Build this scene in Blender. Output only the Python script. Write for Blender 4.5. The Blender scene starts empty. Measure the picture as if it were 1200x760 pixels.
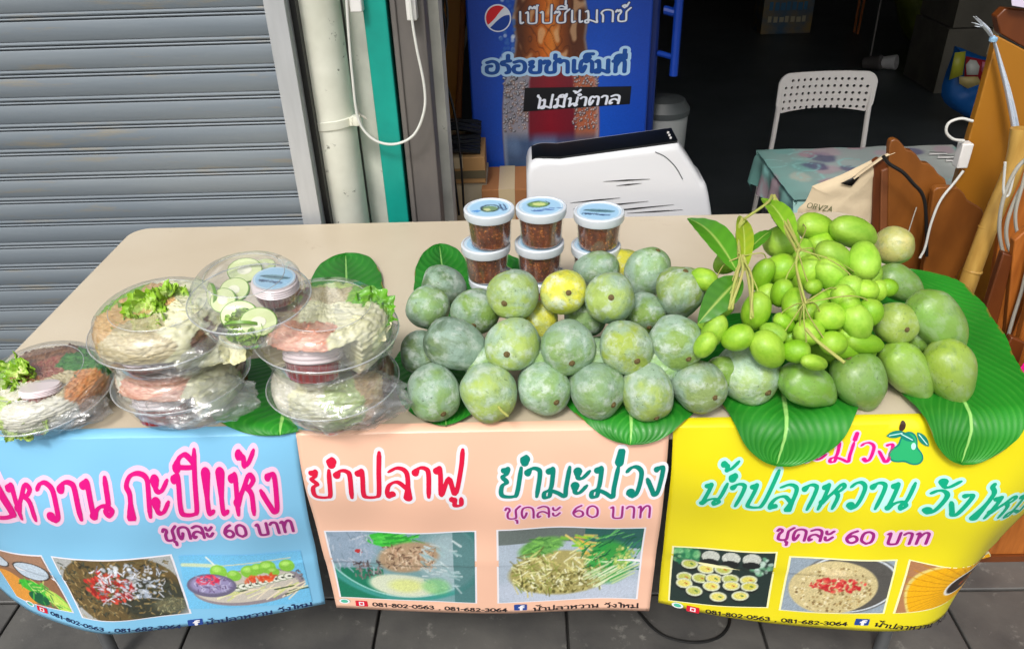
import bpy, math, random
import numpy as np
from mathutils import Vector, Matrix, noise as mnoise
random.seed(7); rng = np.random.default_rng(7)
scene = bpy.context.scene
COL = scene.collection
# ------------------------------------------------------------ camera
CAM = np.array([1.0138, -1.0297, 1.5816]); YAW, PITCH, ROLL, FPX = .0258, .5528, -.0346, 928.27
_f = np.array([-math.sin(YAW)*math.cos(PITCH), math.cos(YAW)*math.cos(PITCH), -math.sin(PITCH)])
_r = np.array([math.cos(YAW), math.sin(YAW), 0.]); _u = np.cross(_r, _f)
CA = math.cos(ROLL)*_r + math.sin(ROLL)*_u
CB = -math.sin(ROLL)*_r + math.cos(ROLL)*_u
CF = _f
cd = bpy.data.cameras.new('camera'); cam = bpy.data.objects.new('camera', cd); COL.objects.link(cam)
cd.sensor_width = 36; cd.lens = FPX/1200*36; cd.clip_start = .05; cd.clip_end = 400
cam.matrix_world = Matrix(((CA[0], CB[0], -CF[0], CAM[0]), (CA[1], CB[1], -CF[1], CAM[1]), (CA[2], CB[2], -CF[2], CAM[2]), (0, 0, 0, 1)))
scene.camera = cam
# ------------------------------------------------------------ sky, sun, exposure
SUN_EL, SUN_ROT = math.radians(52), math.radians(200)
world = bpy.data.worlds.new('World'); scene.world = world; world.use_nodes = True
wn = world.node_tree; bg = wn.nodes['Background']
sky = wn.nodes.new('ShaderNodeTexSky'); sky.sky_type = 'NISHITA'; sky.sun_disc = False
sky.sun_elevation = SUN_EL; sky.sun_rotation = SUN_ROT; sky.air_density = 1.3; sky.dust_density = 4.0; sky.ozone_density = 1.0
hs = wn.nodes.new('ShaderNodeHueSaturation'); hs.inputs['Saturation'].default_value = .35
wn.links.new(sky.outputs[0], hs.inputs['Color']); wn.links.new(hs.outputs[0], bg.inputs[0]); bg.inputs[1].default_value = .13
sl = bpy.data.lights.new('sun', 'SUN'); sl.energy = 1.5; sl.angle = math.radians(12); sl.color = (1, .97, .92)
sun = bpy.data.objects.new('sun', sl); COL.objects.link(sun)
# direction towards the sun: behind the camera (street side), a little to the left
sd = Vector((math.sin(SUN_ROT)*math.cos(SUN_EL), math.cos(SUN_ROT)*math.cos(SUN_EL), math.sin(SUN_EL)))
sun.rotation_euler = sd.to_track_quat('Z', 'Y').to_euler(); sun.location = (0, -4, 6)
scene.view_settings.view_transform = 'Standard'; scene.view_settings.look = 'None'
scene.view_settings.exposure = 0.36; scene.view_settings.gamma = 1
scene.cycles.max_bounces = 10; scene.cycles.transparent_max_bounces = 24
scene.cycles.caustics_reflective = False; scene.cycles.caustics_refractive = False
# ------------------------------------------------------------ measuring helpers: a point of the photograph on a real plane
def ray(x, y): return CF + CA*(x-600)/FPX - CB*(y-380)/FPX
def onZ(x, y, z): d = ray(x, y); return CAM + d*(z-CAM[2])/d[2]
def onY(x, y, Y): d = ray(x, y); return CAM + d*(Y-CAM[1])/d[1]
def depth(p): return float((np.array(p)-CAM) @ CF)
def srgb(r, g, b):
    f = lambda c: (c/255/12.92) if c/255 <= .04045 else ((c/255+.055)/1.055)**2.4
    return (f(r), f(g), f(b))
# ------------------------------------------------------------ materials
MATS = {}
def nd(t, kind, **kw):
    n = t.nodes.new(kind)
    for k, v in kw.items(): setattr(n, k, v)
    return n
def mat(name, col, rough=.5, metal=0., col2=None, nscale=8., namt=1., detail=4., bump=0., bscale=60., coat=0., spec=.5, speck=None,
        emit=0., attr=None, sss=0., trans=0., rvar=0., stretch=None, objrand=0., alpha=None, bump2=None):
    if name in MATS: return MATS[name]
    m = bpy.data.materials.new(name); m.use_nodes = True; t = m.node_tree; L = t.links
    p = t.nodes['Principled BSDF']; MATS[name] = m
    p.inputs['Roughness'].default_value = rough; p.inputs['Metallic'].default_value = metal
    p.inputs['Specular IOR Level'].default_value = spec
    if coat: p.inputs['Coat Weight'].default_value = coat; p.inputs['Coat Roughness'].default_value = .08
    if sss:
        p.inputs['Subsurface Weight'].default_value = sss; p.inputs['Subsurface Radius'].default_value = (.6, .8, .3); p.inputs['Subsurface Scale'].default_value = .01
    tc = nd(t, 'ShaderNodeTexCoord'); mp = nd(t, 'ShaderNodeMapping')
    if stretch: mp.inputs['Scale'].default_value = stretch
    if objrand or col2 or speck:
        oi = nd(t, 'ShaderNodeObjectInfo'); vm = nd(t, 'ShaderNodeVectorMath', operation='ADD'); mu = nd(t, 'ShaderNodeMath', operation='MULTIPLY')
        mu.inputs[1].default_value = 37.; L.new(oi.outputs['Random'], mu.inputs[0]); L.new(tc.outputs['Object'], vm.inputs[0]); L.new(mu.outputs[0], vm.inputs[1])
        L.new(vm.outputs[0], mp.inputs[0])
    else: L.new(tc.outputs['Object'], mp.inputs[0])
    src = None
    if attr:
        a = nd(t, 'ShaderNodeAttribute', attribute_name=attr); src = a.outputs['Color']
    if col2:
        n1 = nd(t, 'ShaderNodeTexNoise'); n1.inputs['Scale'].default_value = nscale; n1.inputs['Detail'].default_value = detail
        L.new(mp.outputs[0], n1.inputs['Vector'])
        mr = nd(t, 'ShaderNodeMapRange'); mr.inputs[1].default_value = .5-.22/max(namt, .01)*1.0; mr.inputs[2].default_value = .5+.22/max(namt, .01)
        L.new(n1.outputs['Fac'], mr.inputs[0])
        mx = nd(t, 'ShaderNodeMix', data_type='RGBA'); mx.inputs[6].default_value = (*col, 1); mx.inputs[7].default_value = (*col2, 1)
        L.new(mr.outputs[0], mx.inputs[0])
        if src: L.new(src, mx.inputs[6])
        src = mx.outputs[2]
        if rvar:
            m2 = nd(t, 'ShaderNodeMapRange'); m2.inputs[3].default_value = rough-rvar; m2.inputs[4].default_value = rough+rvar
            L.new(n1.outputs['Fac'], m2.inputs[0]); L.new(m2.outputs[0], p.inputs['Roughness'])
    if speck:
        sc, th, scol, soft = speck
        n2 = nd(t, 'ShaderNodeTexNoise'); n2.inputs['Scale'].default_value = sc; n2.inputs['Detail'].default_value = 6; n2.inputs['Roughness'].default_value = .7
        L.new(mp.outputs[0], n2.inputs['Vector'])
        m3 = nd(t, 'ShaderNodeMapRange'); m3.inputs[1].default_value = th; m3.inputs[2].default_value = th+soft; L.new(n2.outputs['Fac'], m3.inputs[0])
        mx2 = nd(t, 'ShaderNodeMix', data_type='RGBA'); mx2.inputs[6].default_value = (*col, 1); mx2.inputs[7].default_value = (*scol, 1)
        if src: L.new(src, mx2.inputs[6])
        L.new(m3.outputs[0], mx2.inputs[0]); src = mx2.outputs[2]
    if objrand:
        h = nd(t, 'ShaderNodeHueSaturation'); h.inputs['Color'].default_value = (*col, 1)
        if src: L.new(src, h.inputs['Color'])
        ra = nd(t, 'ShaderNodeMapRange'); ra.inputs[3].default_value = 1-objrand; ra.inputs[4].default_value = 1+objrand
        L.new(oi.outputs['Random'], ra.inputs[0]); L.new(ra.outputs[0], h.inputs['Value']); src = h.outputs[0]
    if src: L.new(src, p.inputs['Base Color'])
    else: p.inputs['Base Color'].default_value = (*col, 1)
    if bump:
        n4 = nd(t, 'ShaderNodeTexNoise'); n4.inputs['Scale'].default_value = bscale; n4.inputs['Detail'].default_value = 5; L.new(mp.outputs[0], n4.inputs['Vector'])
        b = nd(t, 'ShaderNodeBump'); b.inputs['Strength'].default_value = min(1, bump); b.inputs['Distance'].default_value = .002 if not bump2 else bump2
        L.new(n4.outputs['Fac'], b.inputs['Height']); L.new(b.outputs[0], p.inputs['Normal'])
    if emit:
        p.inputs['Emission Color'].default_value = (*col, 1); p.inputs['Emission Strength'].default_value = emit
    return m
def clear_mat(name, tint=(.97, .98, .98), white=.05, gloss=.08, rough=.06, edge=.5, crinkle=0., cscale=40.):
    m = bpy.data.materials.new(name); m.use_nodes = True; t = m.node_tree; L = t.links; t.nodes.remove(t.nodes['Principled BSDF'])
    out = t.nodes['Material Output']; MATS[name] = m
    tr = nd(t, 'ShaderNodeBsdfTransparent'); tr.inputs[0].default_value = (*tint, 1)
    gl = nd(t, 'ShaderNodeBsdfGlossy'); gl.inputs['Roughness'].default_value = rough; gl.inputs['Color'].default_value = (1, 1, 1, 1)
    df = nd(t, 'ShaderNodeBsdfDiffuse'); df.inputs[0].default_value = (.85, .87, .88, 1)
    m1 = nd(t, 'ShaderNodeMixShader'); m1.inputs[0].default_value = white; L.new(tr.outputs[0], m1.inputs[1]); L.new(df.outputs[0], m1.inputs[2])
    lw = nd(t, 'ShaderNodeLayerWeight'); lw.inputs[0].default_value = .35
    mr = nd(t, 'ShaderNodeMapRange'); mr.inputs[3].default_value = gloss; mr.inputs[4].default_value = edge; L.new(lw.outputs['Facing'], mr.inputs[0])
    m2 = nd(t, 'ShaderNodeMixShader'); L.new(mr.outputs[0], m2.inputs[0]); L.new(m1.outputs[0], m2.inputs[1]); L.new(gl.outputs[0], m2.inputs[2]); L.new(m2.outputs[0], out.inputs[0])
    if crinkle:
        tc = nd(t, 'ShaderNodeTexCoord'); n = nd(t, 'ShaderNodeTexNoise'); n.inputs['Scale'].default_value = cscale; n.inputs['Detail'].default_value = 3; n.inputs['Distortion'].default_value = 1.2
        L.new(tc.outputs['Object'], n.inputs['Vector']); b = nd(t, 'ShaderNodeBump'); b.inputs['Strength'].default_value = crinkle; b.inputs['Distance'].default_value = .01
        L.new(n.outputs['Fac'], b.inputs['Height']); L.new(b.outputs[0], gl.inputs['Normal']); L.new(b.outputs[0], lw.inputs['Normal'])
    return m
# ------------------------------------------------------------ mesh building
class MB:
    def __init__(s): s.v = []; s.f = []; s.m = []; s.c = []
    def add(s, vs, fs, mi=0, cols=None):
        o = len(s.v); s.v += (np.asarray(vs, float).tolist() if len(vs) else []); s.f += [tuple(i+o for i in f) for f in fs]; s.m += [mi]*len(fs)
        if cols is None: s.c += [(1, 1, 1)]*len(vs)
        elif isinstance(cols, tuple): s.c += [cols]*len(vs)
        else: s.c += np.asarray(cols, float).tolist()
        return s
    def box(s, x0, x1, y0, y1, z0, z1, mi=0):
        return s.add([(x0, y0, z0), (x1, y0, z0), (x1, y1, z0), (x0, y1, z0), (x0, y0, z1), (x1, y0, z1), (x1, y1, z1), (x0, y1, z1)],
                     [(0, 3, 2, 1), (4, 5, 6, 7), (0, 1, 5, 4), (1, 2, 6, 5), (2, 3, 7, 6), (3, 0, 4, 7)], mi)
    def lathe(s, prof, seg=32, cen=(0, 0, 0), mi=0, rx=1., ry=1.):
        vs = []; n = len(prof)
        for r, z in prof:
            for k in range(seg):
                a = 2*math.pi*k/seg; vs.append((cen[0]+r*rx*math.cos(a), cen[1]+r*ry*math.sin(a), cen[2]+z))
        fs = [(i*seg+k, i*seg+(k+1) % seg, (i+1)*seg+(k+1) % seg, (i+1)*seg+k) for i in range(n-1) for k in range(seg)]
        if prof[0][0] > 1e-5: fs.append(tuple(reversed(range(seg))))
        if prof[-1][0] > 1e-5: fs.append(tuple((n-1)*seg+k for k in range(seg)))
        return s.add(vs, fs, mi)
    def lathe_open(s, prof, seg=48, cen=(0, 0, 0), mi=0, wob=None):
        vs = []; n = len(prof)
        for i, (r, z) in enumerate(prof):
            for k in range(seg):
                a = 2*math.pi*k/seg; rr = r*(1+(wob(i, a) if wob else 0)); vs.append((cen[0]+rr*math.cos(a), cen[1]+rr*math.sin(a), cen[2]+z))
        return s.add(vs, [(i*seg+k, i*seg+(k+1) % seg, (i+1)*seg+(k+1) % seg, (i+1)*seg+k) for i in range(n-1) for k in range(seg)], mi)
    def tube(s, pts, r, seg=8, mi=0, flat=1., cap=True, cols=None):
        pts = [np.array(p, float) for p in pts]; n = len(pts); rs = r if isinstance(r, (list, tuple, np.ndarray)) else [r]*n
        vs = []; prev = None
        for i, p in enumerate(pts):
            d = pts[min(i+1, n-1)]-pts[max(i-1, 0)]; d = d/(np.linalg.norm(d)+1e-12)
            if prev is None:
                h = np.array([0, 0, 1.]) if abs(d[2]) < .9 else np.array([1., 0, 0]); a = np.cross(d, h)
            else: a = prev-d*(prev@d)
            a = a/(np.linalg.norm(a)+1e-12); prev = a; b = np.cross(d, a)
            for k in range(seg):
                t = 2*math.pi*k/seg; vs.append(p+a*rs[i]*math.cos(t)+b*rs[i]*flat*math.sin(t))
        fs = [(i*seg+k, i*seg+(k+1) % seg, (i+1)*seg+(k+1) % seg, (i+1)*seg+k) for i in range(n-1) for k in range(seg)]
        if cap: fs += [tuple(reversed(range(seg))), tuple((n-1)*seg+k for k in range(seg))]
        return s.add(vs, fs, mi, cols)
    def prism(s, poly, fn, th, mi=0):            # polygon (2D) extruded: fn(x, y, w) -> point, w in 0..th
        n = len(poly); vs = [fn(x, y, 0) for x, y in poly]+[fn(x, y, th) for x, y in poly]
        return s.add(vs, [tuple(range(n)), tuple(reversed(range(n, 2*n)))]+[(i, i+n, (i+1) % n+n, (i+1) % n) for i in range(n)], mi)
    def grid(s, fn, nu, nv, mi=0, colfn=None):
        vs = [fn(i/nu, j/nv) for j in range(nv+1) for i in range(nu+1)]
        cs = [colfn(i/nu, j/nv) for j in range(nv+1) for i in range(nu+1)] if colfn else None
        return s.add(vs, [(j*(nu+1)+i, j*(nu+1)+i+1, (j+1)*(nu+1)+i+1, (j+1)*(nu+1)+i) for j in range(nv) for i in range(nu)], mi, cs)
    def mesh(s, name, mats, origin=(0, 0, 0), smooth=True, ang=35, col=False):
        me = bpy.data.meshes.new(name); v = np.array(s.v)-np.array(origin)
        me.from_pydata(v.tolist(), [], s.f); 
        for m in (mats if isinstance(mats, (list, tuple)) else [mats]): me.materials.append(m)
        if max(s.m, default=0) > 0: me.polygons.foreach_set('material_index', s.m)
        if col:
            ca = me.color_attributes.new('Col', 'FLOAT_COLOR', 'POINT'); ca.data.foreach_set('color', np.hstack([np.array(s.c), np.ones((len(s.c), 1))]).ravel())
        if smooth:
            me.shade_smooth(); me.set_sharp_from_angle(angle=math.radians(ang))
        me.update(); return me
WL = {}
def wloc(o): return WL.get(o.name, (0, 0, 0)) if o is not None else (0, 0, 0)
def obj(name, mb, mats=None, parent=None, world=False, bevel=0., solid=0., sub=0, smooth=True, ang=35, col=False, at=None, kind=None, label=None):
    """one mesh object; world=True: the vertices are world points, so take the parent's place off them"""
    org = wloc(parent) if world else (0, 0, 0)
    me = mb.mesh(name, mats, org, smooth, ang, col) if isinstance(mb, MB) else mb
    o = bpy.data.objects.new(name, me); COL.objects.link(o)
    if parent is not None: o.parent = parent; WL[o.name] = wloc(parent) if world or at is None else tuple(np.array(wloc(parent))+np.array(at))
    if at is not None: o.location = at
    if solid: md = o.modifiers.new('thickness', 'SOLIDIFY'); md.thickness = solid; md.offset = 0
    if sub: md = o.modifiers.new('round', 'SUBSURF'); md.levels = sub; md.render_levels = sub
    if bevel: md = o.modifiers.new('edges', 'BEVEL'); md.width = bevel; md.segments = 2; md.limit_method = 'ANGLE'; md.harden_normals = False
    if kind: o['kind'] = kind
    if label: o['label'] = label
    return o
def tag(o, label, cat, group=None):
    o['label'] = label; o['category'] = cat
    if group: o['group'] = group
    return o
def thing(name, label, cat, loc=(0, 0, 0), group=None, rot=None):
    o = bpy.data.objects.new(name, None); COL.objects.link(o); o.location = tuple(map(float, loc)); o.empty_display_size = .05
    WL[o.name] = tuple(map(float, loc))
    if rot: o.rotation_euler = rot
    return tag(o, label, cat, group)
def struct(name, mb, mats, **k): 
    o = obj(name, mb, mats, **k); o['kind'] = 'structure'; return o
def copy_tree(o, parent=None):
    c = o.copy(); COL.objects.link(c); c.parent = parent
    for ch in list(o.children): copy_tree(ch, c)
    return c
def catmull(pts, n=8, closed=False):
    P = [np.array(p, float) for p in pts]; out = []; m = len(P)
    rngi = range(m if closed else m-1)
    for i in rngi:
        p1, p2 = P[i], P[(i+1) % m]; p0 = P[i-1] if (i > 0 or closed) else 2*p1-p2; p3 = P[(i+2) % m] if (i+2 < m or closed) else 2*p2-p1
        for k in range(n):
            t = k/n; out.append(.5*((2*p1)+(-p0+p2)*t+(2*p0-5*p1+4*p2-p3)*t*t+(-p0+3*p1-3*p2+p3)*t**3))
    if not closed: out.append(P[-1])
    return out
# ------------------------------------------------------------ shapes from distance fields (lettering, emblems, perforated sheets)
def sdf_mesh(F, x0, y0, cell):
    """outline of F<0 on a grid as polygons; returns 2D points and faces"""
    ny, nx = F.shape; ins = F < 0; vs = []; key = {}; fs = []
    def vert(k, p):
        if k not in key: key[k] = len(vs); vs.append(p)
        return key[k]
    anyc = ins[:-1, :-1] | ins[1:, :-1] | ins[:-1, 1:] | ins[1:, 1:]
    for j, i in zip(*np.nonzero(anyc)):
        cs = ((j, i), (j, i+1), (j+1, i+1), (j+1, i)); poly = []
        for a in range(4):
            p, q = cs[a], cs[(a+1) % 4]; fp, fq = F[p], F[q]
            if fp < 0: poly.append(vert(p, (x0+p[1]*cell, y0+p[0]*cell)))
            if (fp < 0) != (fq < 0):
                t = fp/(fp-fq); k = (min(p, q), max(p, q)); poly.append(vert(k, (x0+(p[1]+(q[1]-p[1])*t)*cell, y0+(p[0]+(q[0]-p[0])*t)*cell)))
        if len(poly) >= 3: fs.append(tuple(poly))
    return vs, fs
G = {   # pen strokes of the letters: (advance, [strokes]) with the height of a consonant = 1
'ก': (.9, [[(.12, 0), (.12, .52), (.02, .72), (.14, .93), (.4, 1), (.66, .92), (.72, .68), (.72, 0)]]),
'ง': (.72, [[(.28, .9), (.4, .97), (.5, .85), (.5, .12), (.4, .02), (.28, .2), (.04, .58)]]),
'ช': (.92, [[(.04, .78), (.12, .96), (.26, .9), (.28, .72), (.17, .5), (.16, .14), (.26, .01), (.5, .01), (.64, .12), (.64, .72), (.7, .88), (.9, 1.12)]]),
'ซ': (.92, [[(.0, .8), (.08, .97), (.16, .85), (.25, .97), (.32, .82), (.27, .66), (.17, .5), (.16, .14), (.26, .01), (.5, .01), (.64, .12), (.64, .72), (.7, .88), (.9, 1.12)]]),
'ด': (.92, [[(.34, .5), (.3, .3), (.17, .02), (.08, .25), (.07, .6), (.16, .9), (.4, 1), (.64, .92), (.74, .66), (.74, 0)]]),
'ต': (.92, [[(.34, .5), (.3, .3), (.17, .02), (.08, .25), (.07, .6), (.14, .92), (.28, .98), (.4, .86), (.52, .98), (.68, .9), (.74, .66), (.74, 0)]]),
'ท': (.92, [[(.04, .88), (.15, .96), (.18, .7), (.18, 0)], [(.18, .45), (.36, .86), (.52, .99), (.66, .9), (.7, .66), (.7, 0)]]),
'น': (.92, [[(.04, .88), (.15, .96), (.18, .7), (.18, .02)], [(.18, .06), (.36, .26), (.56, .3), (.74, .16), (.64, .02), (.56, .16), (.68, .36), (.7, 1)]]),
'บ': (.9, [[(.04, .88), (.15, .96), (.18, .7), (.18, .14), (.28, .01), (.56, .01), (.68, .14), (.7, 1)]]),
'ป': (.9, [[(.04, .88), (.15, .96), (.18, .7), (.18, .14), (.28, .01), (.56, .01), (.68, .14), (.7, .9), (.72, 1.5)]]),
'ฟ': (1.05, [[(.03, .88), (.12, .96), (.16, .7), (.2, .04), (.42, .62), (.64, .04), (.8, .9), (.84, 1.5)]]),
'ม': (1.0, [[(.06, .88), (.18, .96), (.22, .7), (.22, .28), (.04, .14), (.06, -.04), (.22, -.02), (.26, .18), (.5, .1), (.76, -.03), (.74, .3), (.74, 1)]]),
'ย': (.9, [[(.12, .9), (.26, .96), (.24, .8), (.12, .68), (.28, .52), (.14, .38), (.14, .12), (.26, .01), (.56, .01), (.68, .14), (.7, 1)]]),
'ร': (.68, [[(.32, .02), (.46, .1), (.44, .5), (.3, .68), (.1, .72), (.08, .9), (.22, .97), (.54, 1.02)]]),
'ล': (.92, [[(.22, .12), (.1, .02), (.05, .22), (.14, .46), (.4, .54), (.7, .3)], [(.72, 0), (.72, .62), (.64, .9), (.38, 1.0), (.1, .88)]]),
'ว': (.76, [[(.34, .12), (.44, .0), (.55, .12), (.58, .5), (.54, .84), (.36, 1), (.18, .98), (.05, .84)]]),
'ห': (.92, [[(.04, .88), (.15, .96), (.18, .7), (.18, 0)], [(.18, .3), (.42, .66), (.6, .96), (.74, .86), (.62, .7), (.5, .68), (.66, .5), (.68, 0)]]),
'อ': (.9, [[(.34, .6), (.16, .58), (.06, .38), (.12, .1), (.36, .0), (.62, .1), (.72, .45), (.66, .84), (.42, 1), (.12, .9)]]),
'า': (.68, [[(.04, .84), (.16, .98), (.36, .96), (.46, .78), (.47, 0)]]),
'ะ': (.62, [[(.04, .84), (.08, .64), (.24, .62), (.44, .86)], [(.04, .34), (.08, .12), (.24, .1), (.44, .36)]]),
'เ': (.46, [[(.15, 1), (.15, .14), (.22, .02), (.32, .1)]]),
'ไ': (.5, [[(.34, 0), (.34, .95), (.28, 1.2), (.14, 1.36), (.14, 1.5)]]),
'ใ': (.5, [[(.34, 0), (.34, 1.15), (.3, 1.46), (.12, 1.5), (.06, 1.34), (.2, 1.3)]]),
'ิ': (0, [[(-.76, 1.14), (-.66, 1.34), (-.44, 1.4), (-.2, 1.16), (-.76, 1.14)]]),
'ี': (0, [[(-.76, 1.14), (-.66, 1.34), (-.44, 1.38), (-.2, 1.16), (-.76, 1.14)], [(-.2, 1.14), (-.2, 1.46)]]),
'ั': (0, [[(-.6, 1.34), (-.5, 1.18), (-.34, 1.18), (-.14, 1.46)]]),
'็': (0, [[(-.6, 1.14), (-.6, 1.34), (-.46, 1.4), (-.34, 1.26), (-.4, 1.14)], [(-.6, 1.34), (-.5, 1.5), (-.16, 1.52)]]),
'์': (0, [[(-.4, 1.14), (-.52, 1.28), (-.36, 1.36), (-.3, 1.22), (-.14, 1.56)]]),
'่': (0, [[(-.26, 1.16), (-.25, 1.48)]]),
'้': (0, [[(-.6, 1.4), (-.46, 1.34), (-.44, 1.18), (-.3, 1.24), (-.12, 1.5)]]),
'๊': (0, [[(-.66, 1.2), (-.6, 1.4), (-.46, 1.24), (-.34, 1.4), (-.3, 1.24), (-.12, 1.5)]]),
'ุ': (0, [[(-.3, -.14), (-.22, -.18), (-.22, -.42)]]),
'ู': (0, [[(-.5, -.14), (-.42, -.16), (-.42, -.38), (-.22, -.38), (-.22, -.12)]]),
'°': (0, [[(-.12, 1.2), (-.2, 1.28), (-.1, 1.36), (-.02, 1.26), (-.12, 1.2)]]),
' ': (.55, []), '.': (.3, [[(.12, .02), (.14, .04)]]), ',': (.3, [[(.14, .04), (.08, -.14)]]), '-': (.5, [[(.08, .45), (.38, .45)]]),
'0': (.82, [[(.36, 0), (.1, .2), (.06, .5), (.12, .84), (.36, 1), (.6, .84), (.66, .5), (.6, .16), (.36, 0)]]),
'1': (.6, [[(.1, .78), (.32, 1)], [(.32, 1), (.32, 0)]]),
'2': (.78, [[(.08, .78), (.3, 1), (.56, .86), (.54, .6), (.1, .04)], [(.08, .02), (.62, .02)]]),
'3': (.76, [[(.08, .86), (.3, 1), (.54, .84), (.44, .58), (.26, .52)], [(.26, .52), (.5, .46), (.58, .22), (.34, 0), (.06, .12)]]),
'4': (.8, [[(.48, 0), (.48, 1)], [(.48, 1), (.04, .3)], [(.04, .28), (.68, .28)]]),
'5': (.76, [[(.56, .98), (.14, .98)], [(.14, .98), (.1, .56)], [(.1, .54), (.36, .62), (.58, .4), (.5, .08), (.28, 0), (.06, .1)]]),
'6': (.8, [[(.52, 1), (.22, .76), (.06, .36), (.18, .06), (.42, 0), (.62, .2), (.56, .48), (.34, .56), (.1, .36)]]),
'8': (.78, [[(.34, .54), (.12, .74), (.2, .96), (.34, 1), (.5, .96), (.56, .74), (.34, .54), (.08, .3), (.16, .04), (.34, 0), (.54, .05), (.6, .3), (.34, .54)]]),
'O': (.95, [[(.42, 0), (.1, .2), (.06, .5), (.12, .84), (.42, 1), (.72, .84), (.78, .5), (.7, .16), (.42, 0)]]),
'R': (.8, [[(.1, 0), (.1, 1)], [(.1, 1), (.5, .95), (.56, .7), (.44, .52), (.1, .5)], [(.3, .5), (.62, 0)]]),
'V': (.8, [[(.04, 1), (.36, 0)], [(.36, 0), (.68, 1)]]), 'Z': (.8, [[(.06, .98), (.62, .98)], [(.62, .98), (.06, .02)], [(.06, .02), (.66, .02)]]),
'A': (.8, [[(.04, 0), (.36, 1)], [(.36, 1), (.68, 0)], [(.16, .32), (.56, .32)]]),
'f': (.6, [[(.56, .98), (.38, .98), (.3, .8), (.3, -.1)], [(.1, .56), (.52, .56)]]),
}
def layout(text, shear=0., raise_after='', nib=0., w=.16, head=1.0, spread=1.):
    """segments (x0,y0,x1,y1,r0,r1) of a line of writing in units of the consonant height; a tone mark after an upper vowel is raised"""
    segs = []; x = 0.; prev = ''; up = 0.
    text = text.replace('แ', 'เเ').replace('ำ', '°า')
    for i, ch in enumerate(text):
        adv, strokes = G[ch]; dy = 0.
        if ch in '่้๊์':
            nxt = text[i+1] if i+1 < len(text) else ''
            if prev in 'ิีั' : dy = .34
            elif nxt == '°': dy = .34
        for st in strokes:
            pts = catmull(st, 5) if len(st) > 2 else [np.array(p) for p in st]
            P = [((p[0])*spread+x+shear*(p[1]+dy), p[1]+dy) for p in pts]; n = len(P)
            rad = []
            for k in range(n):
                a, b = P[max(k-1, 0)], P[min(k+1, n-1)]; d = math.atan2(b[1]-a[1], b[0]-a[0])
                t = abs(math.sin(d-nib)) if nib else 1.
                rad.append(w/2*((.62+.5*t) if nib else 1.)*(1+(head-1)*max(0, 1-k/3.)))
            if nib and n > 3: rad[-1] *= .7
            segs += [(P[k][0], P[k][1], P[k+1][0], P[k+1][1], rad[k], rad[k+1]) for k in range(n-1)]
        x += adv*spread; prev = ch
    return np.array(segs), x
def field(segs, cell, pad):
    x0 = segs[:, [0, 2]].min()-pad; x1 = segs[:, [0, 2]].max()+pad; y0 = segs[:, [1, 3]].min()-pad; y1 = segs[:, [1, 3]].max()+pad
    X, Y = np.meshgrid(np.arange(x0, x1+cell, cell), np.arange(y0, y1+cell, cell)); F = np.full(X.shape, 9.)
    for ax, ay, bx, by, r0, r1 in segs:
        m = max(r0, r1)+pad+.05
        i0 = max(0, int((min(ax, bx)-m-x0)/cell)); i1 = int((max(ax, bx)+m-x0)/cell)+2; j0 = max(0, int((min(ay, by)-m-y0)/cell)); j1 = int((max(ay, by)+m-y0)/cell)+2
        xs, ys = X[j0:j1, i0:i1], Y[j0:j1, i0:i1]; dx, dy = bx-ax, by-ay; l = dx*dx+dy*dy+1e-9
        t = np.clip(((xs-ax)*dx+(ys-ay)*dy)/l, 0, 1); d = np.hypot(xs-ax-t*dx, ys-ay-t*dy)-(r0+(r1-r0)*t)
        F[j0:j1, i0:i1] = np.minimum(F[j0:j1, i0:i1], d)
    return F, x0, y0
def write(name, text, surf, p0, p1, h, m, parent, lift=.0012, outline=None, omat=None, cell=None, w=.16, shear=0., nib=0., head=1., spread=1., up=None):
    """lettering laid on surf(s, t, lift) from baseline point p0 to p1, consonant height h"""
    segs, adv = layout(text, shear, w=w, nib=nib, head=head, spread=spread)
    p0, p1 = np.array(p0, float), np.array(p1, float); ux = (p1-p0)/(adv-.15); un = np.array([-(p1-p0)[1], (p1-p0)[0]])/np.linalg.norm(p1-p0)*h
    cell = cell or min(.0011/h, .07)
    for k, (grow, mm, lf, nm) in enumerate(((outline, omat, lift*.5, name+'_outline'), (0., m, lift, name))):
        if grow is None: continue
        F, x0, y0 = field(segs, cell, grow+.1); vs, fs = sdf_mesh(F-grow, x0, y0, cell)
        q = np.array(vs); q = p0+q[:, :1]*ux+q[:, 1:]*un; mb = MB(); mb.add(np.array(surf(q[:, 0], q[:, 1], lf)), fs)
        obj(nm, mb, mm, parent, world=True, smooth=False)
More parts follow.
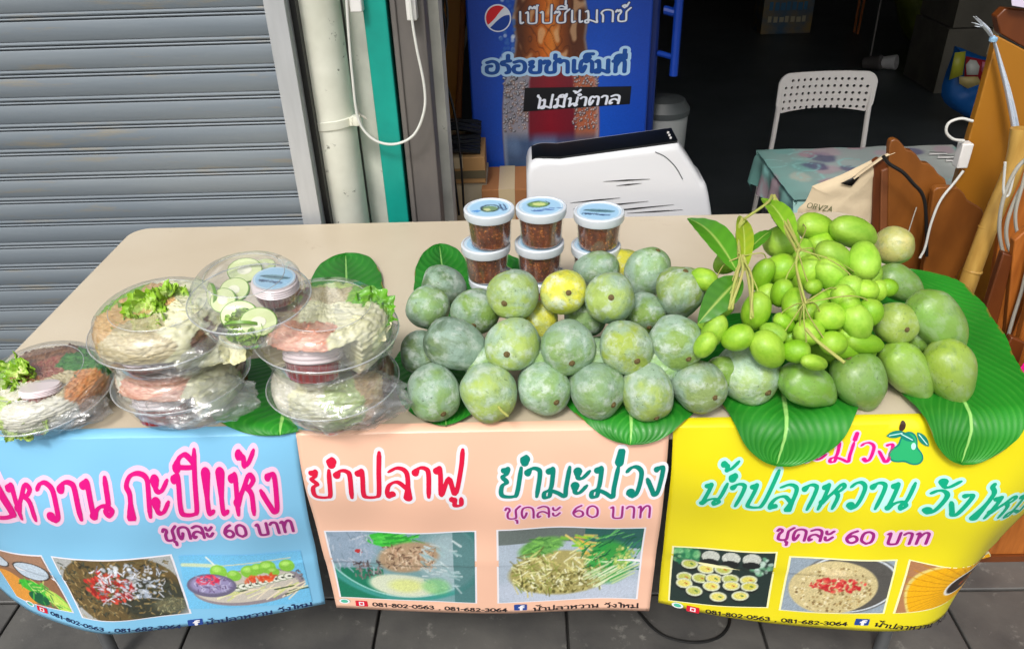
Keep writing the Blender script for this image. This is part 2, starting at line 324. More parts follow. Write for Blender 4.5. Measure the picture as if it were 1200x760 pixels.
# ------------------------------------------------------------ flat print painted into a sheet's colours
class Cv:
    def __init__(s, w, h, base): s.w, s.h = w, h; s.a = np.ones((h, w, 3))*np.array(base)/255.; s.Y, s.X = np.mgrid[0:h, 0:w]; s.X = s.X/(w-1); s.Y = s.Y/(h-1); s.asp = w/h
    def put(s, mask, col, al=1.): 
        mk = np.clip(mask, 0, 1)[..., None]*al; s.a = s.a*(1-mk)+mk*np.array(col)/255.; return s
    def ell(s, cx, cy, rx, ry, col, ang=0., soft=.06, al=1.):
        dx, dy = (s.X-cx)*s.asp, s.Y-cy; c, n = math.cos(ang), math.sin(ang); u, v = (dx*c+dy*n)/(rx*s.asp), (-dx*n+dy*c)/ry
        return s.put((1-np.hypot(u, v))/soft+.5, col, al)
    def ring(s, cx, cy, rx, ry, col, th=.1, al=1.):
        u, v = (s.X-cx)/rx, (s.Y-cy)/ry; return s.put((th-abs(np.hypot(u, v)-1))/th*1.5, col, al)
    def line(s, x0, y0, x1, y1, w, col, al=1.):
        dx, dy = (x1-x0)*s.asp, y1-y0; l = dx*dx+dy*dy+1e-9; X, Y = (s.X-x0)*s.asp, s.Y-y0
        t = np.clip((X*dx+Y*dy)/l, 0, 1); d = np.hypot(X-t*dx, Y-t*dy); return s.put((w-d)/(w*.5)+.3, col, al)
    def strands(s, n, box, ln, w, cols, ang=None, spread=1.5):
        for _ in range(n):
            x, y = random.uniform(box[0], box[2]), random.uniform(box[1], box[3]); a = (ang if ang is not None else random.uniform(0, 3.14))+random.uniform(-spread, spread)
            l = ln*random.uniform(.5, 1.2); s.line(x, y, x+l*math.cos(a)/s.asp, y+l*math.sin(a), w, random.choice(cols), random.uniform(.6, 1))
        return s
    def dots(s, n, cx, cy, rx, ry, r, cols, soft=.5):
        for _ in range(n):
            a = random.uniform(0, 6.28); q = math.sqrt(random.random()); k = random.uniform(.5, 1.3)
            s.ell(cx+q*rx*math.cos(a), cy+q*ry*math.sin(a), r*k/s.asp, r*k*random.uniform(.5, 1), random.choice(cols), random.uniform(0, 3), soft, random.uniform(.6, 1))
        return s
    def grain(s, amt): s.a = np.clip(s.a*(1+rng.normal(0, amt, s.a.shape[:2])[..., None]), 0, 1); return s
    def lin(s): a = np.clip(s.a, 0, 1); return np.where(a <= .04045, a/12.92, ((a+.055)/1.055)**2.4)
def print_sheet(name, cv, fn, m, parent, **k):
    """cv's picture on fn(u, v): u to the right, v upwards"""
    c = cv.lin()[::-1]; nu, nv = cv.w-1, cv.h-1; mb = MB()
    V_, U_ = [a.ravel() for a in np.mgrid[0:1:(nv+1)*1j, 0:1:(nu+1)*1j]]
    mb.add(fn(U_, V_), [(j*(nu+1)+i, j*(nu+1)+i+1, (j+1)*(nu+1)+i+1, (j+1)*(nu+1)+i) for j in range(nv) for i in range(nu)], 0, c.reshape(-1, 3))
    return obj(name, mb, m, parent, world=True, col=True, **k)
# ============================================================ MATERIALS OF THE PLACE
TZ = .75
m_tile = mat('floor_tile', srgb(98, 96, 92), .5, col2=srgb(72, 71, 70), nscale=7, namt=1.2, bump=.35, bscale=90, speck=(24, .60, srgb(132, 130, 124), .14), objrand=.1)
m_grout = mat('tile_joint', srgb(46, 44, 42), .9, col2=srgb(30, 29, 28), nscale=30)
m_floor_in = mat('dark_floor', srgb(92, 98, 100), .4, col2=srgb(74, 80, 82), nscale=3)
m_wall_dark = mat('interior_wall', srgb(96, 94, 90), .8, col2=srgb(70, 68, 66), nscale=3)
m_wall = mat('plaster', srgb(222, 220, 208), .8, col2=srgb(182, 181, 172), nscale=9, bump=.3, bscale=60, speck=(22, .66, srgb(120, 116, 104), .05))
m_shut = mat('shutter_metal', srgb(126, 134, 140), .5, .12, col2=srgb(108, 119, 129), nscale=2.5, speck=(5, .56, srgb(146, 134, 108), .2), stretch=(.6, 1, 5), bump=.12, bscale=14, bump2=.004)
m_alu = mat('aluminium', srgb(190, 192, 194), .42, .25, col2=srgb(180, 182, 184), nscale=20, stretch=(3, 3, .5))
m_black = mat('plain_black', srgb(22, 22, 22), .5)
m_pipe = mat('old_white_pipe', srgb(240, 240, 226), .45, col2=srgb(218, 218, 202), nscale=12, speck=(18, .64, srgb(110, 108, 92), .05), bump=.25, bscale=40)
m_teal = mat('teal_paint', srgb(6, 158, 142), .45, col2=srgb(4, 142, 128), nscale=12, speck=(50, .72, srgb(90, 180, 168), .05), bump=.2, bscale=60)
m_steel = mat('grey_steel', srgb(122, 116, 112), .5, .3, col2=srgb(96, 92, 90), nscale=9, stretch=(1, 1, .4), bump=.2)
m_table = mat('beige_laminate', srgb(212, 199, 177), .38, col2=srgb(200, 185, 161), nscale=3, bump=.12, bscale=160, speck=(11, .62, srgb(178, 158, 132), .16), rvar=.12)
m_leg = mat('table_leg_steel', srgb(120, 122, 124), .4, .6)
m_print = mat('printed_sheet', (1, 1, 1), .38, attr='Col', spec=.5)
m_blueban = mat('blue_vinyl', srgb(138, 202, 238), .30, coat=.25, col2=srgb(130, 197, 235), nscale=3, bump=.25, bscale=7, bump2=.006)
m_peach = mat('peach_vinyl', srgb(248, 200, 172), .30, coat=.25, col2=srgb(246, 194, 166), nscale=3, bump=.25, bscale=7, bump2=.006)
m_yellow = mat('yellow_vinyl', srgb(238, 224, 30), .30, coat=.25, col2=srgb(234, 218, 24), nscale=3, bump=.25, bscale=7, bump2=.006)
m_wtxt = mat('white_ink', srgb(240, 238, 244), .4); m_pinkhalo = mat('pale_pink_ink', srgb(246, 206, 232), .4); m_aqua = mat('pale_aqua_ink', srgb(190, 240, 232), .4)
m_mag = mat('magenta_ink', srgb(226, 10, 132), .4); m_red = mat('red_ink', srgb(222, 22, 64), .4); m_tealink = mat('green_ink', srgb(0, 132, 116), .4)
m_jade = mat('jade_ink', srgb(6, 170, 128), .4); m_purp = mat('purple_ink', srgb(160, 34, 128), .4); m_ink = mat('black_ink', srgb(34, 26, 30), .4); m_navy = mat('navy_ink', srgb(22, 44, 88), .4)
m_fbblue = mat('icon_blue', srgb(36, 70, 150), .4); m_icred = mat('icon_red', srgb(214, 24, 50), .4); m_icgreen = mat('icon_green', srgb(80, 190, 160), .4)
m_white = mat('white_plastic', srgb(232, 230, 226), .35, col2=srgb(224, 222, 220), nscale=4)
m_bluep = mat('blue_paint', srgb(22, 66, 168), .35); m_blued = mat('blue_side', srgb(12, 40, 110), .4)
m_wood = mat('varnished_wood', srgb(150, 90, 34), .42, col2=srgb(104, 58, 20), nscale=9, stretch=(1, 6, .5), coat=.12, bump=.2, bscale=30)
m_wood2 = mat('orange_plank', srgb(174, 116, 30), .42, col2=srgb(150, 94, 20), nscale=4, stretch=(1, 4, .4), coat=.12, bump=.15)
m_wood3 = mat('dark_varnished_wood', srgb(122, 64, 26), .4, col2=srgb(84, 42, 18), nscale=9, stretch=(1, 6, .5), coat=.2)
m_wood4 = mat('orange_wood', srgb(190, 112, 44), .45, col2=srgb(140, 74, 22), nscale=10, stretch=(6, 6, .6), coat=.12)
m_bamboo = mat('bamboo', srgb(205, 164, 84), .4, col2=srgb(176, 132, 58), nscale=12, stretch=(5, 5, .6), speck=(60, .68, srgb(120, 84, 36), .1))
m_card = mat('cardboard', srgb(176, 138, 96), .85, col2=srgb(150, 114, 76), nscale=8)
m_cable_w = mat('white_cable', srgb(214, 214, 208), .5); m_cable_b = mat('black_cable', srgb(18, 18, 18), .45); m_cable_g = mat('grey_cable', srgb(176, 172, 160), .5)
# ============================================================ GROUND
g = MB(); g.box(-60, 60, -60, 1.02, -.3, -.012); pav = struct('pavement', g, m_grout)
PT = .4500
tb = MB(); tb.box(-PT/2+.003, PT/2-.003, -PT/2+.003, PT/2-.003, -.012, 0.); tme = tb.mesh('tile', m_tile)
k = 0
for j in range(-3, 3):
    for i in range(-6, 10):
        cx, cy = .188+PT/2+i*PT, .27+PT/2+j*PT
        if not (-1.9 < cx < 3.6) or cy+PT/2 > 1.19: continue
        o = bpy.data.objects.new('tile', tme); COL.objects.link(o); o.parent = pav; o.location = (cx, cy, .0006*math.sin(k*2.3)); k += 1
        md = o.modifiers.new('edges', 'BEVEL'); md.width = .003; md.segments = 2
far = MB(); far.box(-60, 60, -60, -1.45, -.02, -.004); far.box(-60, -1.95, -1.45, 1.02, -.02, -.004); far.box(3.7, 60, -1.45, 1.02, -.02, -.004); struct('road', far, mat('asphalt', (.06, .06, .06), .9, col2=(.045, .045, .045)))
fi = MB(); fi.box(.5, 7, 1.2, 8.5, -.1, .001); struct('shop_floor', fi, m_floor_in)
w = MB(); w.box(.3, .42, 1.2, 8.5, -.1, 2.7); w.box(.3, 7.2, 8.5, 8.6, -.1, 2.7); w.box(7, 7.2, 1.0, 8.5, -.1, 2.7); struct('shop_wall', w, m_wall_dark)
w = MB(); w.box(.3, 7.2, 1.06, 8.6, 2.7, 2.8); struct('shop_ceiling', w, m_wall_dark)
w = MB(); w.box(-5, .47, .99, 1.12, -.1, 4.2); w.box(.47, .80, 1.10, 1.2, -.1, 2.5); w.box(.47, 7.2, .99, 1.12, 2.5, 4.2); w.box(6.6, 9, 1.0, 1.12, -.1, 2.499); struct('shop_front_wall', w, m_wall)
aw = MB(); aw.box(.44, 7.2, .35, .985, 2.42, 2.5); ao = obj('awning', aw, m_steel); tag(ao, 'steel canopy over the dark shop opening above the stall', 'awning')  # out of view, added to keep daylight off the shop opening
# ============================================================ ROLLER SHUTTER
sh = thing('roller_shutter', 'grey ribbed roller shutter closing the shop front behind the table', 'shutter', (-1.0, .93, 0))
prof = [(.0, 0.), (-.0018, .004), (-.0032, .022), (-.0018, .041), (.0, .0445), (.007, .0452), (.007, .0472), (-.0018, .0480), (-.0028, .0503), (-.0014, .0522), (.007, .0528), (.007, .0548), (-.0010, .0556), (-.0022, .0588), (-.0006, .0632), (.006, .0645)]
s1 = MB(); X0, X1 = -1.9, .438
s1.add([(x, y, z) for y, z in prof for x in (X0, X1)], [(2*i, 2*i+1, 2*i+3, 2*i+2) for i in range(len(prof)-1)])
sme = s1.mesh('slat', m_shut, ang=30)
zt = onY(0, 16, .9)[2]; 
for k in range(-20, 40):
    z = zt-k*.0645
    if z < .0 or z > 2.4: continue
    o = bpy.data.objects.new('slat', sme); COL.objects.link(o); o.parent = sh; o.location = (1.0, -.03, z); o.rotation_euler = (0, 0, 0)
r = MB(); r.box(.430, .478, .862, .885, 0, 2.5); r.box(.430, .436, .885, .94, 0, 2.5); r.box(.472, .478, .885, .94, 0, 2.5)
obj('guide_rail', r, m_alu, sh, world=True, bevel=.0015)
r = MB(); r.box(.4785, .492, .90, .985, 0, 2.5); obj('dark_gap_strip', r, m_black, sh, world=True)  # black strip standing in for the shaded gap between rail and pipe
r = MB(); r.box(-1.95, .43, .86, .98, 2.4, 2.6); obj('shutter_housing', r, m_shut, sh, world=True, bevel=.004)
# ============================================================ PIPE, POSTS
pc = onY(382, 130, 1.0); px_ = pc[0]
pt = thing('drain_pipe', 'thick off-white drain pipe with a clamp running down beside the shutter', 'pipe', (px_, 1.0, 0))
m = MB(); m.lathe([(.073, 0), (.073, 2.6)], 40, (px_, 1.0, 0)); obj('pipe', m, m_pipe, pt, world=True)
zc = onY(395, 148, .93)[2]
m = MB(); m.lathe_open([(.0735, -.012), (.0765, -.010), (.0765, .010), (.0735, .012)], 40, (px_, 1.0, zc)); m.box(px_+.066, px_+.088, .96, .985, zc-.009, zc+.011)
obj('clamp', m, m_pipe, pt, world=True); m = MB(); m.lathe([(0, -.012), (.012, -.011), (.014, 0), (.012, .011), (0, .012)], 16, (px_+.088, .955, zc+.006)); obj('clamp_bolt', m, m_pipe, pt, world=True)
tx0 = onY(424, 0, .97)[0]; tx1 = onY(452, 0, .97)[0]; gx1 = onY(496, 0, .97)[0]
m = MB(); m.box(tx0, tx1, .965, 1.06, 0, 2.5); o = obj('teal_post', m, m_teal, bevel=.003); tag(o, 'teal painted door post beside the white drain pipe', 'post')
m = MB(); m.box(tx1+.008, gx1, .975, 1.06, 0, 2.5); m.box(tx1+.0081, tx1+.022, .968, .9749, 0, 2.5); o = obj('steel_post', m, m_steel, bevel=.003); tag(o, 'brown-grey steel post between the teal post and the dark opening', 'post')
m = MB(); m.box(px_+.072, tx0-.001, 1.04, 1.098, 0, 2.5); o = obj('wall_strip', m, m_wall); tag(o, 'pale plastered strip between drain pipe and teal post', 'wall')
# hanging white cable by the posts
def cable(name, pxs, Y, r, m, label, cat='cable', parent=None, n=8):
    ys = Y if isinstance(Y, (list, tuple)) else [Y]*len(pxs)
    P = catmull([onY(x, y, yy) for (x, y), yy in zip(pxs, ys)], n); mb = MB(); mb.tube(P, r, 8)
    if parent is not None: return obj(name, mb, m, parent, world=True)
    c = thing(name, label, cat, P[0]) if False else None
    o = obj(name, mb, m); return tag(o, label, cat)
cable('cable', [(404, -40), (408, 30), (413, 90), (420, 140), (437, 163), (462, 169), (485, 158), (497, 130), (497, 100), (488, 55), (482, 15), (478, -40)], .93, .0034, m_cable_w, 'white cable drooping in a loop across the teal post')
cable('cable', [(406, -40), (411, 60), (418, 125), (430, 140)], .945, .003, m_cable_g, 'thin grey cable hanging down to the pipe clamp')
m = MB(); p = onY(417, 3, .95); m.box(p[0]-.014, p[0]+.016, .935, .964, p[2]-.02, p[2]+.05); o = obj('junction_box', m, m_white, bevel=.003); tag(o, 'small white socket on the teal post, cable hanging from it', 'socket')
m = MB(); p = onY(482, 8, .95); m.box(p[0]-.012, p[0]+.012, .94, .974, p[2]-.03, p[2]+.08); o = obj('junction_box', m, m_white, bevel=.003); tag(o, 'small off-white switch box on the steel post', 'socket')
# ============================================================ CLUTTER LEFT OF THE FRIDGE
def plankY(name, pxs, Y, th, m, label, cat, parent=None, bevel=.003, kind=None):
    P = [onY(x, y, Y) for x, y in pxs]
    area = sum(P[i][0]*P[(i+1) % len(P)][2]-P[(i+1) % len(P)][0]*P[i][2] for i in range(len(P)))
    if area < 0: P = P[::-1]
    mb = MB(); mb.prism([(p[0], p[2]) for p in P], lambda x, z, w: (x, Y+w, z), th)
    o = obj(name, mb, m, parent, world=parent is not None, bevel=bevel)
    return tag(o, label, cat) if parent is None else o
def carton(x0, x1, y0, y1, z0, z1, label, rot=0, m=None, grp=None, flaps=True):
    t = thing('carton', label, 'box', ((x0+x1)/2, (y0+y1)/2, z0), grp, (0, 0, rot)); w, d, h = (x1-x0)/2, (y1-y0)/2, z1-z0
    b = MB(); b.box(-w, w, -d, d, 0, h); obj('body', b, m or m_card, t, bevel=.003)
    b = MB(); b.box(-.025, .025, -d-.0012, d+.0012, h*.6, h+.0012); obj('tape', b, mat('tape', srgb(196, 176, 140), .3), t)
    if flaps:
        b = MB(); b.box(-w-.001, w+.001, -d-.002, -d-.0005, h*.2, h*.5); obj('print_band', b, mat('carton_print', srgb(94, 84, 60), .8), t)
    return t
zA = onY(495, 180, 1.35)[2]
carton(.70, .89, 1.30, 1.62, 0, onY(520, 215, 1.30)[2]-.0, 'pale carton at the bottom of the stack left of the blue fridge', m=mat('pale_carton', srgb(196, 184, 158), .85, col2=srgb(160, 148, 122), nscale=10), flaps=False)
z1 = onY(520, 215, 1.30)[2]
carton(.70, .885, 1.29, 1.60, z1+.001, z1+.085, 'open brown carton with green band in the middle of the stack', .02, m=mat('brown_carton', srgb(168, 128, 80), .85), flaps=True)
m = MB()
for k in range(9):
    a = random.uniform(-.3, .3); zz = z1+.088+.006*k
    m.tube(catmull([(.72+random.uniform(0, .02), 1.33+.02*k, zz), (.79, 1.31+.02*k, zz+random.uniform(.0, .025)), (.87, 1.33+.02*k, zz)], 5), .016, 6, flat=.5)
o = obj('plastic_bundle', m, mat('black_plastic', srgb(30, 32, 34), .3)); tag(o, 'crumpled black plastic bundle on top of the brown carton', 'bag')
plankY('wooden_batten', [(524, -30), (550, -30), (531, 155), (506, 155)], 1.75, .03, m_wood2, 'upright orange-brown wooden board standing in the dark behind the cartons', 'board')
mb = MB(); mb.tube([onY(602-62+4, -20, 1.72), onY(538, 118, 1.72)], .010, 10); mb.tube([onY(538, 118, 1.72), onY(536, 175, 1.72)], .012, 10); o = obj('bamboo_cane', mb, mat('bamboo_stick', srgb(150, 92, 48), .5)); tag(o, 'brown stick leaning between the board and the fridge', 'stick')
for pxs, lab in (([(503, -30), (506, 40), (515, 75), (532, 130), (540, 190), (544, 250)], 'thick black cable hanging down over the carton stack'),
                 ([(520, -30), (524, 30), (512, 70), (502, 110), (496, 135)], 'thin black cable curving left in front of the board'),
                 ([(508, -30), (522, 30), (520, 90), (528, 170), (538, 252)], 'second black cable hanging straight down past the board')):
    cable('cable', pxs, 1.24, .0035, m_cable_b, lab)
m = MB(); p = onY(500, 8, 1.24); m.lathe([(.006, -.01), (.009, -.008), (.009, .012), (.004, .016)], 12, tuple(p)); o = obj('plug', m, m_white); tag(o, 'white plug at the top of the black cables', 'plug')
carton(.875, 1.03, 1.26, 1.46, 0, onY(590, 222, 1.26)[2], 'brown carton under the poster, half hidden by the jars', m=mat('brown_carton2', srgb(156, 104, 62), .85), flaps=False)
# ============================================================ DRINKS FRIDGE
FY = 1.5; fx0, fx1 = onY(555, 110, FY)[0]-.008, onY(759, 100, FY)[0]
fr = thing('drinks_fridge', 'tall blue drinks fridge with a cola bottle poster and Thai lettering', 'fridge', ((fx0+fx1)/2, FY+.3, 0))
m = MB(); m.box(fx0, fx1+.03, FY+.02, FY+.6, .08, 1.9); obj('body', m, m_blued, fr, world=True, bevel=.01)
m = MB(); m.box(fx0, fx1, FY-.02, FY+.018, .1, 1.88); obj('door', m, m_bluep, fr, world=True, bevel=.006)
m = MB(); m.box(fx0+.02, fx1, FY+.03, FY+.58, .0, .079); obj('plinth', m, m_black, fr, world=True)
hx = fx1+.075
m = MB(); m.tube(catmull([(fx1+.035, FY-.0, 1.12), (hx, FY-.01, 1.13), (hx, FY-.02, 1.3), (hx, FY-.02, 1.6), (fx1+.035, FY-.01, 1.62)], 8), .013, 10); m.tube([(fx1+.03, FY+.02, .99), (hx-.004, FY-.015, .985)], .009, 8); m.tube([(hx, FY-.02, .93), (hx, FY-.02, 1.2)], .013, 10)
obj('handle', m, m_bluep, fr, world=True)
fz0, fz1 = .45, 1.24; fw = fx1-fx0-.012
def poster(s, t, l):
    s = np.asarray(s, float); t = np.asarray(t, float); return np.stack([fx0+.006+s, np.zeros_like(s)+FY-.0205-l, t+0*s], -1)
cv = Cv(240, 350, (24, 84, 194))
cv.put(np.clip(.6-cv.Y, 0, 1)*.5, (12, 56, 168)); cv.put(np.clip(abs(cv.X-.5)*1.5-.35, 0, 1), (8, 42, 136))
Yp = lambda z: (fz1-z)/(fz1-fz0)
half = np.interp(cv.Y, [0, .08, .16, .24, .34, .40, .5, .60, 1.], [.15, .19, .215, .20, .225, .27, .285, .29, .27]); d_ = (cv.X-.45)/half
body = np.clip((1-abs(d_))/.05, 0, 1); N2 = np.array([[mnoise.noise((x*.09, y*.06, 2)) for x in range(240)] for y in range(350)]); N3 = np.array([[mnoise.noise((x*.035, y*.02, 7)) for x in range(240)] for y in range(350)])
cv.put(body, (90, 46, 26)); cv.put(body*np.clip(1.1-abs(d_+.1)*1.6, 0, 1), (214, 108, 30)); cv.put(body*np.clip(.8-abs(d_-.05)*3.2, 0, 1), (240, 150, 60), .7)
up = np.clip((.36-cv.Y)/.03, 0, 1)
cv.put(body*up*np.clip(abs(N2)*-14+.9, 0, 1), (70, 30, 18), .75); cv.put(body*up*np.clip(N2*4-.7, 0, 1), (246, 206, 160), .6)
lo = np.clip((cv.Y-.33)/.03, 0, 1); cv.put(body*lo, (104, 28, 40)); cv.put(body*lo*np.clip(1-abs(d_)*1.6, 0, 1), (138, 20, 36), .8)
cv.put(body*lo*np.clip((-.42-d_)/.06, 0, 1), (150, 156, 166), .9); cv.put(body*lo*np.clip((d_-.45)/.08, 0, 1), (190, 110, 70), .85); cv.put(body*np.clip((cv.Y-.60)/.05, 0, 1), (58, 84, 122), .92)
cv.put(body*np.clip((cv.Y-.60)/.05, 0, 1)*np.clip(N3*3, 0, 1), (120, 150, 190), .5); cv.put(body*np.clip((abs(d_)-.88)/.08, 0, 1), (176, 184, 200), .6)
for _ in range(520):
    sd_ = random.choice((-1, 1)); y = random.uniform(.34, .60); x = .45+sd_*random.uniform(.13, .275); r_ = random.uniform(.003, .009); cv.ell(x, y, r_, r_*.75, (40, 40, 50) if random.random() < .5 else (120, 80, 60), 0, .5, .7); cv.ell(x-r_*.2, y-r_*.25, r_*.55, r_*.4, (226, 230, 236), 0, .6, .8)
for _ in range(60): x, y = .2+random.uniform(-.03, .05), random.uniform(.08, .33); cv.ell(x, y, .010, .007, random.choice([(210, 222, 240), (60, 110, 190)]), 0, .5, .7)
cv.grain(.02)
print_sheet('poster', cv, lambda u, v: poster(u*fw, fz0+v*(fz1-fz0), .001), m_print, fr)
def at_f(x, y): p = onY(x, y, FY-.0215); return (p[0]-fx0-.006, p[2])
def fsurf(s, t, l): return poster(s, t, .0012+l)
def pxlen(a, b): return math.hypot(a[0]-b[0], a[1]-b[1])
m_fw = mat('poster_white', srgb(236, 240, 250), .4); m_fb = mat('poster_blue', srgb(16, 76, 156), .4); m_ice = mat('poster_ice', srgb(178, 214, 244), .4)
write('lettering', 'เป๊ปซี่แมกซ์', fsurf, at_f(607, 28), at_f(736, 25), .034, m_fw, fr, w=.13, outline=.05, omat=m_navy)
write('lettering', 'อร่อยซ่าเต็มที่', fsurf, at_f(569, 86), at_f(733, 84), .036, m_fb, fr, w=.26, outline=.2, omat=m_ice)
a, b, c, d = at_f(613, 131), at_f(738, 122), at_f(740, 101), at_f(615, 103)
m = MB(); m.add([fsurf(*q, .0006) for q in (a, b, c, d)], [(0, 1, 2, 3)]); obj('black_band', m, mat('poster_black', srgb(12, 14, 18), .4), fr, world=True)
write('lettering', 'ไม่มีน้ำตาล', fsurf, at_f(626, 127), at_f(725, 121), .027, m_fw, fr, w=.2, shear=.15, lift=.0018)
# round emblem
ec = at_f(583.5, 21.5); er = pxlen(at_f(568, 21), ec)
def disc(name, F, m, lift, cell=.0012, R=None):
    R = R or er*1.3; n = int(2*R/cell)+1; X, Y = np.meshgrid(-R+np.arange(n+1)*cell, -R+np.arange(n+1)*cell); vs, fs = sdf_mesh(F(X, Y), -R, -R, cell)
    mb = MB(); mb.add([fsurf(ec[0]+x, ec[1]+y, lift) for x, y in vs], fs); obj(name, mb, m, fr, world=True, smooth=False)
disc('emblem', lambda X, Y: np.hypot(X, Y)-er, m_fw, .0006)
W1 = lambda X: .35*X+.30*er*np.sin(X/er*2.0+.4)
disc('emblem_red', lambda X, Y: np.maximum(np.hypot(X, Y)-er*.9, (W1(X)+.10*er+np.clip(X/er+.2, 0, 2)*.28*er)-Y), mat('poster_red', srgb(226, 26, 40), .4), .0014)
disc('emblem_blue', lambda X, Y: np.maximum(np.hypot(X, Y)-er*.9, Y-(W1(X)-.22*er-np.clip(X/er+.2, 0, 2)*.12*er)), mat('poster_deepblue', srgb(14, 64, 160), .4), .0014)
# ============================================================ WHITE APPLIANCE
AY = .93
ap = thing('white_appliance', 'white machine with a sloping black glass top and slotted front behind the table', 'appliance', (1.26, AY+.2, .0))
P = [onY(x, y, AY) for x, y in ((617, 262), (617, 205), (621, 193), (634, 187), (655, 187), (795, 168), (809, 189), (822, 210), (832, 231), (840, 262))]
P = [(p[0], p[2]) for p in P]; zb = .50; P[0] = (P[0][0], zb); P[-1] = (P[-1][0]+.03, zb)
pr = [np.array(P[0])]+catmull(P[1:5], 5)[:-1]+[np.array(P[4])*(1-t)+np.array(P[5])*t for t in np.linspace(0, 1, 9)[:-1]]+catmull(P[5:], 5)
m = MB(); n = len(pr); D = .22; cx = .5*(P[0][0]+P[-1][0])
secs = [(0.0, -.06, 0), (.0, -.05, 0), (.003, -.022, 0), (.010, -.007, 0), (.020, .0, 0), (.115, .0, 0), (.15, .0, .02), (D, -.02, .12)]
def apt(w_, g, dr, q): s_ = 1+g; return (cx+(q[0]-cx)*s_, AY+w_, zb+(q[1]-zb)*s_*(1-dr))
vs = [apt(*sc_, q) for sc_ in secs for q in pr]
fs = [tuple(range(n, 2*n))]+[(k*n+i, (k+1)*n+i, (k+1)*n+(i+1) % n, k*n+(i+1) % n) for k in range(1, len(secs)-1) for i in range(n)]+[tuple(reversed(range((len(secs)-1)*n, len(secs)*n)))]
m.add(vs, fs); obj('body', m, mat('glossy_white', srgb(214, 215, 219), .28, coat=.3), ap, world=True, ang=50)
i0, i1 = 8, next(k for k in range(n) if abs(pr[k][0]-P[5][0]) < 1e-6)
sub = pr[i0:i1+1]; m = MB(); vs = []
for w_, up in ((.010, -.004), (.013, .0020), (.018, .0045), (.112, .0045), (.118, .0)):
    for k_, q in enumerate(sub): vs.append((q[0]-.0 if k_ else q[0]-.004, AY+w_+(.010*(1-k_/4.) if k_ < 4 and w_ < .05 else 0), q[1]+up))
ns_ = len(sub); m.add(vs, [(a*ns_+b, a*ns_+b+1, (a+1)*ns_+b+1, (a+1)*ns_+b) for a in range(4) for b in range(ns_-1)])
obj('black_top', m, mat('black_glass', srgb(8, 11, 14), .45, spec=.15), ap, world=True)
a0, a1, a2, a3 = [np.array(v) for v in ((sub[0][0], AY+.004, sub[0][1]), (sub[-1][0], AY+.004, sub[-1][1]), (sub[-1][0], AY+.11, sub[-1][1]), (sub[0][0], AY+.11, sub[0][1]))]
AYF = AY+.0
for xa, ya, xb, yb, t in ((707, 213, 762, 210, 1.6), (722, 218, 752, 215, 1.4), (668, 238, 727, 232, 1.6), (672, 245, 760, 236, 1.8), (700, 249, 790, 240, 1.8), (735, 250, 800, 246, 1.4)):
    a, b = onY(xa, ya, AY-.003), onY(xb, yb, AY-.003); m = MB(); h = t*.0011
    m.add([(a[0], AY-.0012, a[2]), (.5*(a[0]+b[0]), AY-.0012, .5*(a[2]+b[2])-h), (b[0], AY-.0012, b[2]), (.5*(a[0]+b[0]), AY-.0012, .5*(a[2]+b[2])+h)], [(0, 1, 2, 3)]); obj('slot', m, m_black, ap, world=True, smooth=False, solid=.001)
m = MB(); m.tube(catmull([onY(x, y, AY-.001) for x, y in ((768, 178), (780, 184), (792, 196), (800, 210))], 5), .0012, 5); obj('seam', m, mat('seam_grey', srgb(90, 92, 96), .5), ap, world=True)
for k in range(3):
    p = (a0*.04+a1*.96)*(1-.25-.2*k)+(a3*.04+a2*.96)*(.25+.2*k); m = MB(); m.lathe([(0, .004), (.003, .004), (.003, .0085), (0, .009)], 8, tuple(p)); obj('button', m, m_white, ap, world=True)
m = MB(); m.box(1.02, 1.50, AY+.02, AY+.3, 0, zb-.0005); o = obj('stand', m, m_wood3, ap, world=True, bevel=.004)
# white bin behind
bc = onY(783, 130, 1.62); t = thing('waste_bin', 'small grey-white bin between the fridge and the dark shop', 'bin', (bc[0]-.01, 1.66, 0))
m = MB(); m.lathe([(.06, 0), (.085, bc[2]-.02), (.0, bc[2]-.02)], 24); obj('bucket', m, mat('bin_grey', srgb(150, 152, 150), .5), t)
m = MB(); m.lathe([(.088, bc[2]-.019), (.09, bc[2]+.0), (.07, bc[2]+.03), (0, bc[2]+.04)], 24); obj('lid', m, mat('bin_dark', srgb(70, 74, 74), .5), t)
# ============================================================ FOLDING TABLE
L_, D_ = 1.835, .8307
tt = thing('folding_table', 'long beige folding table carrying the mangoes and salads', 'table', (L_/2, D_/2, 0))
def rrect(x0, x1, y0, y1, r, n=8):
    out = []
    for cx, cy, a0 in ((x1-r, y0+r, -90), (x1-r, y1-r, 0), (x0+r, y1-r, 90), (x0+r, y0+r, 180)):
        for k in range(n+1): a = math.radians(a0+90*k/n); out.append((cx+r*math.cos(a), cy+r*math.sin(a)))
    return out
m = MB(); m.prism(rrect(0, L_, 0, D_, .05)[::-1], lambda x, y, w: (x, y, TZ-w), .04); obj('tabletop', m, m_table, tt, world=True, bevel=.006)
for x in (.055, L_-.055):
    for y in (.10, D_-.10):
        m = MB(); m.tube([(x, y, .0), (x, y, TZ-.045)], .014, 12); obj('leg', m, m_leg, tt, world=True)
    for zz in (TZ-.06, .14): m = MB(); m.tube([(x, .10, zz), (x, D_-.10, zz)], .010, 10); obj('crossbar', m, m_leg, tt, world=True)
for yy in (.04, D_-.06): m = MB(); m.box(.1, L_-.1, yy, yy+.02, TZ-.07, TZ-.042); obj('rail', m, m_leg, tt, world=True)
